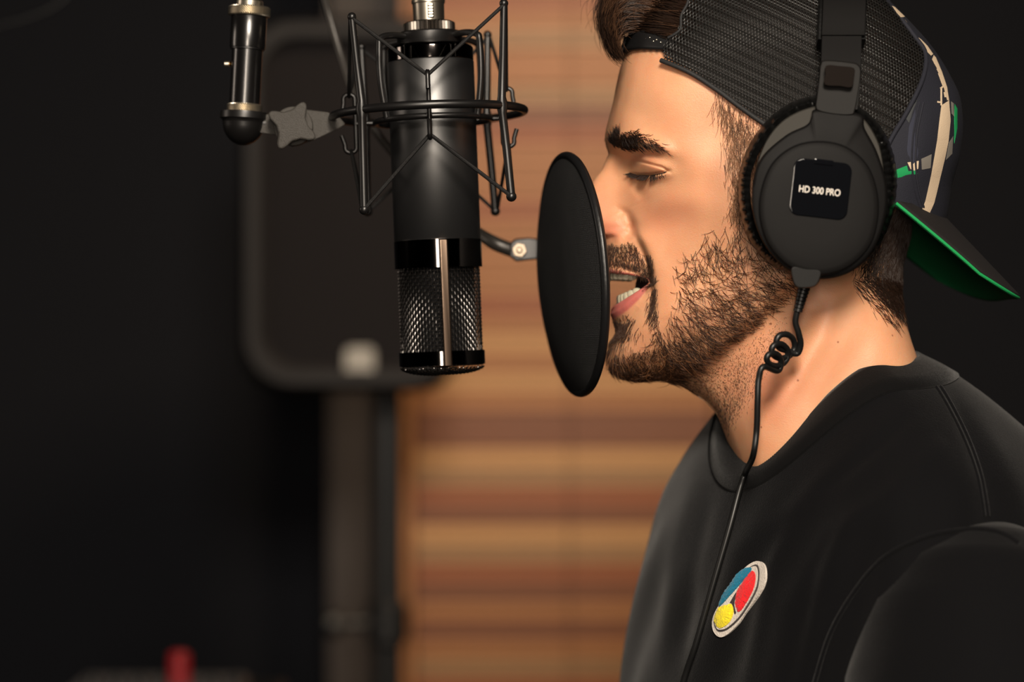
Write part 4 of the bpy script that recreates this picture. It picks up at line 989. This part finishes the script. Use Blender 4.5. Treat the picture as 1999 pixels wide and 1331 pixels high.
m_be = mat('beige_print', lin(190, 170, 145), .75, 0, .2, bump=(1600, .3)); m_gr = mat('green_print', lin(24, 130, 74), .75, 0, .2); m_gy = mat('grey_print', lin(108, 104, 98), .75, 0, .2)
def pr(pts, m_, nm='print'): decal(PB, pts, .0002, nm, m_, cap, .0001, smooth_=False)
pr([(1766, 228), (1782, 190), (1790, 196), (1774, 240)], mat('grey_camo', lin(58, 60, 62), .8, 0, .2)); pr([(1774, 248), (1786, 214), (1792, 300), (1780, 345), (1770, 292)], mat('blue_grey_camo', lin(44, 46, 58), .8, 0, .2))
pr([(1741, 12), (1746, 14), (1766, 33), (1759, 35), (1750, 25)], m_be); pr([(1761, 40), (1766, 39), (1770, 44), (1765, 45)], m_be)
pr([(1793, 74), (1798, 78), (1810, 90), (1821, 106), (1817, 109), (1808, 100), (1804, 92)], m_be)
pr([(1822, 108), (1826, 112), (1838, 140), (1848, 170), (1852, 196), (1848, 196), (1844, 172), (1834, 144), (1823, 124), (1819, 116)], m_be)
for p, q in (((1829, 134), (1837, 150)), ((1832, 143), (1841, 168)), ((1835, 173), (1845, 166)), ((1837, 172), (1837, 206)), ((1843, 180), (1845, 190)), ((1829, 199), (1836, 200))):
    dx, dy = q[0] - p[0], q[1] - p[1]; L_ = math.hypot(dx, dy); nx, ny = -dy / L_ * 1.6, dx / L_ * 1.6
    pr([(p[0] - nx, p[1] - ny), (q[0] - nx, q[1] - ny), (q[0] + nx, q[1] + ny), (p[0] + nx, p[1] + ny)], m_be)
for A_, B_ in (([(1837, 206), (1833, 238), (1829, 273)], [(1852, 196), (1855, 235), (1851, 275)]), ([(1829, 273), (1824, 303), (1817, 343)], [(1851, 275), (1845, 305), (1834, 350)]), ([(1817, 343), (1811, 370), (1806, 392)], [(1834, 350), (1829, 372), (1823, 396)]), ([(1806, 392), (1800, 408), (1794, 420)], [(1823, 396), (1816, 412), (1810, 424)])):
    pr(A_ + B_[::-1], m_be)
pr([(1750, 331), (1770, 323), (1773, 334), (1788, 332), (1791, 339), (1752, 347)], m_gr); pr([(1771, 317), (1793, 314), (1792, 329), (1785, 333), (1777, 330)], m_be)
pr([(1798, 310), (1818, 301), (1816, 328), (1799, 331)], m_gy); pr([(1856, 198), (1861, 202), (1862, 228), (1857, 222)], m_gy); pr([(1863, 203), (1868, 212), (1868, 250), (1862, 280), (1862, 232)], m_gr); pr([(1852, 278), (1860, 266), (1858, 300), (1846, 312)], m_gy)
# strap across the forehead
def strap():
    rows = []
    for v in np.linspace(0, 1, 7):
        A_ = Vector((1216 + 11 * v, 108 - 36 * v, 0)); B_ = Vector((1300 + 8 * v, 123 - 38 * v, 0)); line = []
        for t in np.linspace(0, 1, 30):
            p = A_.lerp(B_, t * t); w = float(H.w(p.x, p.y)) if t > 0 else 0; line.append((p.x - 5 * (1 - t), p.y, w + 5 * min(1, t * 5)))
        line = [(x, y, -w) for x, y, w in line[::-1]] + [(x, y, w) for x, y, w in line[1:]]
        rows.append([m2w(*q) for q in line])
    return M().grid(rows)
strap().build('strap', mat('strap_plastic', lin(20, 20, 21), .45, 0, .5), cap, solid=.0022)
for x, y in ((1244, 70), (1254, 72), (1268, 75), (1281, 79), (1261, 77), (1275, 82), (1289, 84)):
    h = H.near(x, y, 11); M().ball(h, 2.0 / S, 10).build('peg', m_steel, cap)
# brim: slightly arched board, dark cloth above and green below
BN = [(0, (1748, 398)), (.25, (1810, 442)), (.5, (1868, 490)), (.75, (1930, 538)), (.93, (1972, 573)), (1, (1985, 590))]
def brimpt(c, t, h):
    """c -1 near edge .. 1 far edge, t root .. tip, h thickness offset px"""
    q = 1 - c * c; root = Vector((1709 + 113 * q, 412 + 12 * q)); tip = Vector((1936 + 36 * q, 597 - 10 * q)); p = root.lerp(tip, t * (1 - .30 * abs(c) ** 5))
    nn = Vector((.62, -.78)); hwid = 245 - 26 * t ** 3; p = p + nn * (6 * q + h)
    return m2w(p.x, p.y, c * hwid)
cc = np.linspace(-1, 1, 41); tt_ = np.linspace(0, 1, 31)
b = M(); b.grid([[brimpt(c, t, 5) for c in cc] for t in tt_]); b.build('brim_top', mat('charcoal_twill', lin(26, 23, 23), .85, 0, .25, bump=(1500, .4)), cap, solid=.0012, angle=60)
m_gb = mat('green_twill', lin(20, 142, 76), .75, 0, .3, bump=(1500, .4)); m_gu = mat('shaded_green_twill', lin(12, 84, 48), .85, 0, .2, bump=(1500, .4))  # second green is the underside's, darkened to put the brim's shade into the colour
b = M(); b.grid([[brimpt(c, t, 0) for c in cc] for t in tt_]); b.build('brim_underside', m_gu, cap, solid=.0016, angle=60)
path = [brimpt(-1, t, 2) for t in tt_] + [brimpt(c, 1, 2) for c in cc[1:]] + [brimpt(1, t, 2) for t in tt_[::-1][1:]]
M().tube(path, 3.0 / S, n=8).build('brim_edging', m_gb, cap)

# hair showing through the cap's opening
_gx = np.arange(1230, 1372, 6); _gy = np.arange(-70, 100, 6)
_gs = np.array([[(lambda h: h[0].y if h[0] is not None else 9)(shoot(HB, x, y)) for x in _gx] for y in _gy])
def surf_y(x, y):
    if x < 1230 or x > 1364 or y < -70 or y > 94: return 9
    return _gs[int((y + 70) / 6), int((x - 1230) / 6)]
def tuft(n, A, Bq, dep, spread):
    out = []
    for i in range(n):
        s_ = rng.random(); cl = math.floor(s_ * 9) / 9 + .05; s2 = s_ * .55 + cl * .45; y0 = rng.uniform(*dep); pts = []
        wv_ = rng.uniform(1, 7) * (2.2 if rng.random() < .06 else 1); ph_ = rng.uniform(0, 6.3); jx, jy = rng.normal(0, spread * (1 if rng.random() < .93 else 2.2), 2); kx = rng.uniform(.75, 1.0)
        C_ = [Vector(((1 - s2) * a[0] + s2 * b_[0] + jx * min(1, q * .35), (1 - s2) * a[1] + s2 * b_[1] + jy * min(1, q * .35), 0)) for q, (a, b_) in enumerate(zip(A, Bq))]
        q = catmull(C_, 4); q = q[:max(8, int(len(q) * kx))]
        idx_ = np.linspace(0, len(q) - 1, 14); 
        for j, f in enumerate(idx_):
            p = q[int(f)].lerp(q[min(int(f) + 1, len(q) - 1)], f - int(f)); Y_ = y0 * (1 - .25 * math.sin(j / 13 * PI))
            if y0 < -.012: Y_ = min(Y_, surf_y(p.x, p.y) - .0012 - .004 * ((y0 * 9100) % 1))
            pts.append(tuple(U(p.x + wv_ * math.sin(j * .55 + ph_), p.y + wv_ * math.cos(j * .5 + ph_), Y_)))
        out.append(pts)
    return out
LA = [(1326, 72), (1276, 62), (1232, 56), (1204, 62), (1196, 84), (1204, 108), (1216, 121)]; LB = [(1350, 48), (1304, 30), (1256, 12), (1214, 6), (1186, 24), (1181, 56), (1188, 84)]
LC = [(1338, 30), (1300, 4), (1262, -20), (1222, -28), (1196, -14), (1180, 14), (1172, 44)]; LD = [(1366, -20), (1320, -40), (1280, -52), (1236, -52), (1200, -34), (1186, -8), (1176, 22)]
haircurves('front_hair', m_hair, tuft(3000, LA, LB, (-.047, .03), 5), .75, person)
haircurves('front_hair', m_hair, tuft(2600, LB, LD, (-.040, .03), 7), .75, person)
haircurves('front_hair_highlights', mat('brown_hair', lin(74, 50, 34), .45, 0, .35), tuft(260, LA, LD, (-.049, -.03), 8), .6, person)

# ------------------------------------------------------------------ headphones
hp = thing('headphones', 'black over-ear studio headphones worn over the cap', 'headphones')
CUS = [(1597, 186), (1530, 208), (1478, 258), (1448, 318), (1441, 370), (1449, 432), (1474, 484), (1515, 522), (1570, 541), (1630, 541), (1688, 512), (1724, 465), (1744, 410), (1751, 350), (1741, 290), (1712, 238), (1662, 200)]
cus = [Vector((p.x, p.y)) for p in catmull([(x, y, 0) for x, y in CUS], 24, True)]; CC = Vector((1598, 368))
pl = np.zeros(len(cus)); pos = 0.0
aa = np.arange(len(cus)) / len(cus) * 2 * PI
pl = .5 * np.sin(aa * 62 + 2.2 * np.sin(aa * 5)) + .35 * np.sin(aa * 41 + 1.3 * np.sin(aa * 7) + 1)
def flip(mm):
    n_ = M(); n_.v = [(x, -y, z) for x, y, z in mm.v]; n_.f = [tuple(reversed(f)) for f in mm.f]; n_.m = list(mm.m); return n_
def both(mm, name, m_, **kw): mm.build(name, m_, hp, **kw); flip(mm).build(name, m_, hp, **kw)
rows = []
for sc_, y, kk in ((.80, -.064, 0), (.93, -.062, .3), (.985, -.066, .8), (1.0, -.073, 1), (1.0, -.080, 1), (.99, -.086, 1), (.972, -.0905, 1), (.95, -.0935, 1), (.925, -.0945, .8), (.90, -.0935, .3), (.85, -.092, 0)):
    rows.append([U(CC.x + (p.x - CC.x) * (sc_ + .006 * kk * pl[i]), CC.y + (p.y - CC.y) * (sc_ + .006 * kk * pl[i]), y - .0016 * kk * pl[i]) for i, p in enumerate(cus)])
both(M().grid(rows, closed=True), 'ear_cushion', m_leather, angle=60)
def shell(pts, levels, n=8):
    q = catmull([(x, y, 0) for x, y in pts], n, True) if n else [Vector((x, y, 0)) for x, y in pts]; c = sum(q, Vector()) / len(q)
    rows = [[U(c.x + (p.x - c.x) * s_, c.y + (p.y - c.y) * s_, y) for p in q] for s_, y in levels]; return M().grid(rows, closed=True).add(rows[-1], [tuple(range(len(q)))])
PLT = [(1630, 206), (1580, 210), (1530, 234), (1495, 276), (1474, 335), (1472, 390), (1478, 440), (1500, 484), (1546, 518), (1600, 530), (1654, 518), (1698, 482), (1720, 440), (1727, 380), (1724, 320), (1712, 272), (1680, 226)]
both(shell(PLT, [(.9, -.090), (.995, -.092), (1, -.0955), (.985, -.097), (.5, -.097)]), 'baffle_ring', mat('dark_grey_plastic', lin(50, 48, 44), .6, 0, .15), angle=50)
YK = [(1590, 214), (1635, 217), (1682, 224), (1688, 250), (1712, 296), (1731, 360), (1729, 422), (1706, 486), (1662, 530), (1602, 545), (1543, 530), (1496, 484), (1471, 424), (1469, 360), (1486, 308), (1534, 264), (1574, 244), (1584, 228)]
both(shell(YK, [(.97, -.095), (1, -.098), (1, -.1025), (.985, -.1045), (.95, -.1052), (.5, -.1055)]), 'ear_cup', m_plastic, angle=50)
DK = [(1600, 276), (1652, 287), (1693, 322), (1713, 375), (1714, 430), (1697, 482), (1655, 522), (1600, 537), (1545, 523), (1503, 482), (1484, 430), (1485, 375), (1507, 320), (1549, 286)]
both(shell(DK, [(1.012, -.104), (1.012, -.1059), (.9, -.1060)]), 'groove_ring', m_dark, angle=50)
both(shell(DK, [(1, -.104), (1, -.1066), (.992, -.1074), (.975, -.1079), (.9, -.1084), (.75, -.1090), (.5, -.1092), (.1, -.1093)]), 'cup_disc', m_plastic, angle=50)
TL = math.radians(6.5)
def rot(x, y, cx=1602, cy=369): return (cx + x * math.cos(TL) - y * math.sin(TL), cy + x * math.sin(TL) + y * math.cos(TL))
both(shell([rot(x, y) for x, y in rrect(57, 56, 18)], [(1.0, -.1070), (1.0, -.1096), (.975, -.1102), (.965, -.11022), (.955, -.11022), (.5, -.11022)], n=0), 'badge', m_gloss, angle=50)
both(shell([rot(x, y) for x, y in rrect(19, 4, 2, 3)], [(1, -.110)] , n=0) if False else shell([rot(x, y - 53) for x, y in rrect(19, 5, 2, 3)], [(1, -.108), (1, -.1107), (.8, -.1109)], n=0), 'badge_notch', m_gloss, angle=50)
fc = bpy.data.curves.new('lettering', 'FONT'); fc.body = 'HD 300 PRO'; fc.align_x = 'CENTER'; fc.align_y = 'CENTER'; fc.size = .0052; fc.extrude = .0001; fc.offset = .00006; fc.space_character = 1.0
_t = bpy.data.objects.new('tmp', fc); COL.objects.link(_t); bpy.context.view_layer.update(); me_ = bpy.data.meshes.new_from_object(_t); bpy.data.objects.remove(_t)
to = bpy.data.objects.new('lettering', me_); COL.objects.link(to); to.parent = hp; me_.materials.clear(); me_.materials.append(m_print); p = U(1600, 373, -.1106)
xs_ = [v.co.x for v in me_.vertices]; kx_ = (81 / 3580) / (max(xs_) - min(xs_))
to.matrix_world = Matrix.Translation(p) @ Matrix.Rotation(TL, 4, 'Y') @ Matrix.Rotation(PI / 2, 4, 'X') @ Matrix.Diagonal((kx_, 1, 1, 1))
# headband: broad strap over the cap, slider arm, slider block with a window
def band(path, wd, th, name, m_):
    q = catmull(path, 10); rows = []
    for i, p in enumerate(q):
        t = (q[min(i + 1, len(q) - 1)] - q[max(i - 1, 0)]); t.x = 0; t.normalize(); n_ = Vector((0, -t.z, t.y));
        wx = (wd if not callable(wd) else wd(i / (len(q) - 1))) / S
        r_ = .0012; rows.append([p + Vector((a * (wx / 2), 0, 0)) + n_ * b_ for a, b_ in ((-1, -th / 2 + r_), (-.97, -th / 2), (.97, -th / 2), (1, -th / 2 + r_), (1, th / 2 - r_), (.97, th / 2), (-.97, th / 2), (-1, th / 2 - r_))])
    b = M(); b.grid(rows, closed=True); b.add(rows[0], [tuple(range(8))]); b.add(rows[-1], [tuple(reversed(range(8)))]); return b.build(name, m_, hp, angle=50)
top = [U(1645, 73, -.0885), U(1648, 0, -.0765), U(1650, -70, -.057), U(1652, -118, -.026), U(1652, -128, 0)]
full = top + [Vector((p.x, -p.y, p.z)) for p in top[-2::-1]]
band(full, 80, .005, 'headband', m_plastic); band([p + Vector((-.0005, .004 * (1 if p.y < 0 else -1), -.003)) for p in full], 88, .009, 'headband_pad', m_leather)
arm_ = [U(1634, 215, -.1015), U(1640, 150, -.0985), U(1643, 60, -.0858)]
band(arm_, 74, .004, 'slider_arm', m_plastic); band([Vector((p.x, -p.y, p.z)) for p in arm_], 74, .004, 'slider_arm', m_plastic)
SB = [(1612, 117), (1660, 121), (1676, 126), (1681, 140), (1676, 180), (1669, 216), (1662, 225), (1630, 224), (1600, 218), (1592, 210), (1594, 190), (1599, 150), (1602, 125)]
def shell2(pts, f, n=5):
    q = catmull([(x, y, 0) for x, y in pts], n, True); c = sum(q, Vector()) / len(q); rows = []
    for s_, dy in f: rows.append([U(c.x + (p.x - c.x) * s_, c.y + (p.y - c.y) * s_, -.1035 + (225 - p.y) / 100 * .006 + dy) for p in q])
    return M().grid(rows, closed=True).add(rows[-1], [tuple(range(len(q)))])
both(shell2(SB, [(1, .004), (1, -.0005), (.985, -.0018), (.95, -.0022)]), 'slider_block', mat('slider_plastic', lin(20, 19, 18), .6, 0, .14, bump=(3000, .08)), angle=50)
WN = [(1613, 128), (1640, 129), (1667, 133), (1667, 150), (1663, 170), (1640, 168), (1610, 165), (1611, 145)]
both(shell([(x, y) for x, y in WN], [(1, -.1000), (1, -.1072), (.96, -.1074)], n=3), 'slider_window', mat('window_lens', lin(26, 22, 20), .08, 0, .8), angle=50)
# cable boot, strain relief, knotted cable
both(shell([(1546, 521), (1574, 525), (1602, 528), (1601, 544), (1592, 558), (1572, 562), (1555, 560), (1547, 546)], [(1, -.084), (1, -.1065), (.95, -.1085), (.9, -.1086)], n=4), 'cable_boot', mat('boot_plastic', lin(9, 9, 9), .5, 0, .15), angle=50)
p0, p1 = U(1571, 556, -.089), U(1558, 606, -.088); ax_ = p1 - p0; L_ = ax_.length; prf = []
for i in range(7):
    r = (11.5 - 3.0 * i / 6) / S; h = L_ * (.12 + .88 * i / 6.2); prf += [(r * .82, h - .0009), (r, h - .0007), (r, h + .0009), (r * .82, h + .0011)]
M().lathe([(11 / S, 0)] + prf, p0, ax_, n=24).build('strain_relief', m_rubber, hp)
kp = [(1558, 602, -.088), (1553, 628, -.086), (1559, 650, -.084), (1563, 672, -.081), (1556, 690, -.079)]
NT = 3.0; 
cab = [U(*p) for p in kp]
for i in range(1, 25):
    f = i / 24; a = 2 * PI * NT * f + .9
    cxk = 1541 - 34 * f; cyk = 662 + 50 * f; rk_ = 22 - 6 * f
    cab.append(U(cxk + rk_ * math.cos(a), cyk + rk_ * .95 * math.sin(a), -.082 - .008 * f + .006 * math.sin(a + 1.2)))
cab += [U(1490, 716, -.094), U(1481, 740, -.094), U(1479, 780, -.094), U(1477, 840, -.090), U(1470, 890, -.086)]
CLB = BVHTree.FromPolygons([v.co.copy() for v in cb_.data.vertices] + [Vector(v) for v in allv], [tuple(f.vertices) for f in cb_.data.polygons] + [tuple(i + len(cb_.data.vertices) for i in f) for f in base_f])
low = []
for x, y in ((1464, 925), (1456, 960), (1438, 1030), (1415, 1110), (1392, 1190), (1370, 1262), (1350, 1320), (1330, 1400), (1310, 1500)):
    h = shoot(CLB, x, y); low.append((h[0] + (h[1] if h[1].y < 0 else -h[1]) * .0045) if h[0] is not None else U(x, y, -.1))
cab += low
cab += [low[-1] + Vector((-.01, -.005, -.12)), low[-1] + Vector((-.01, -.02, -.4)), low[-1] + Vector((-.03, -.05, -1.0))]
M().tube(catmull(cab, 8), 5.8 / S, n=12).build('cable', m_rubber, hp)
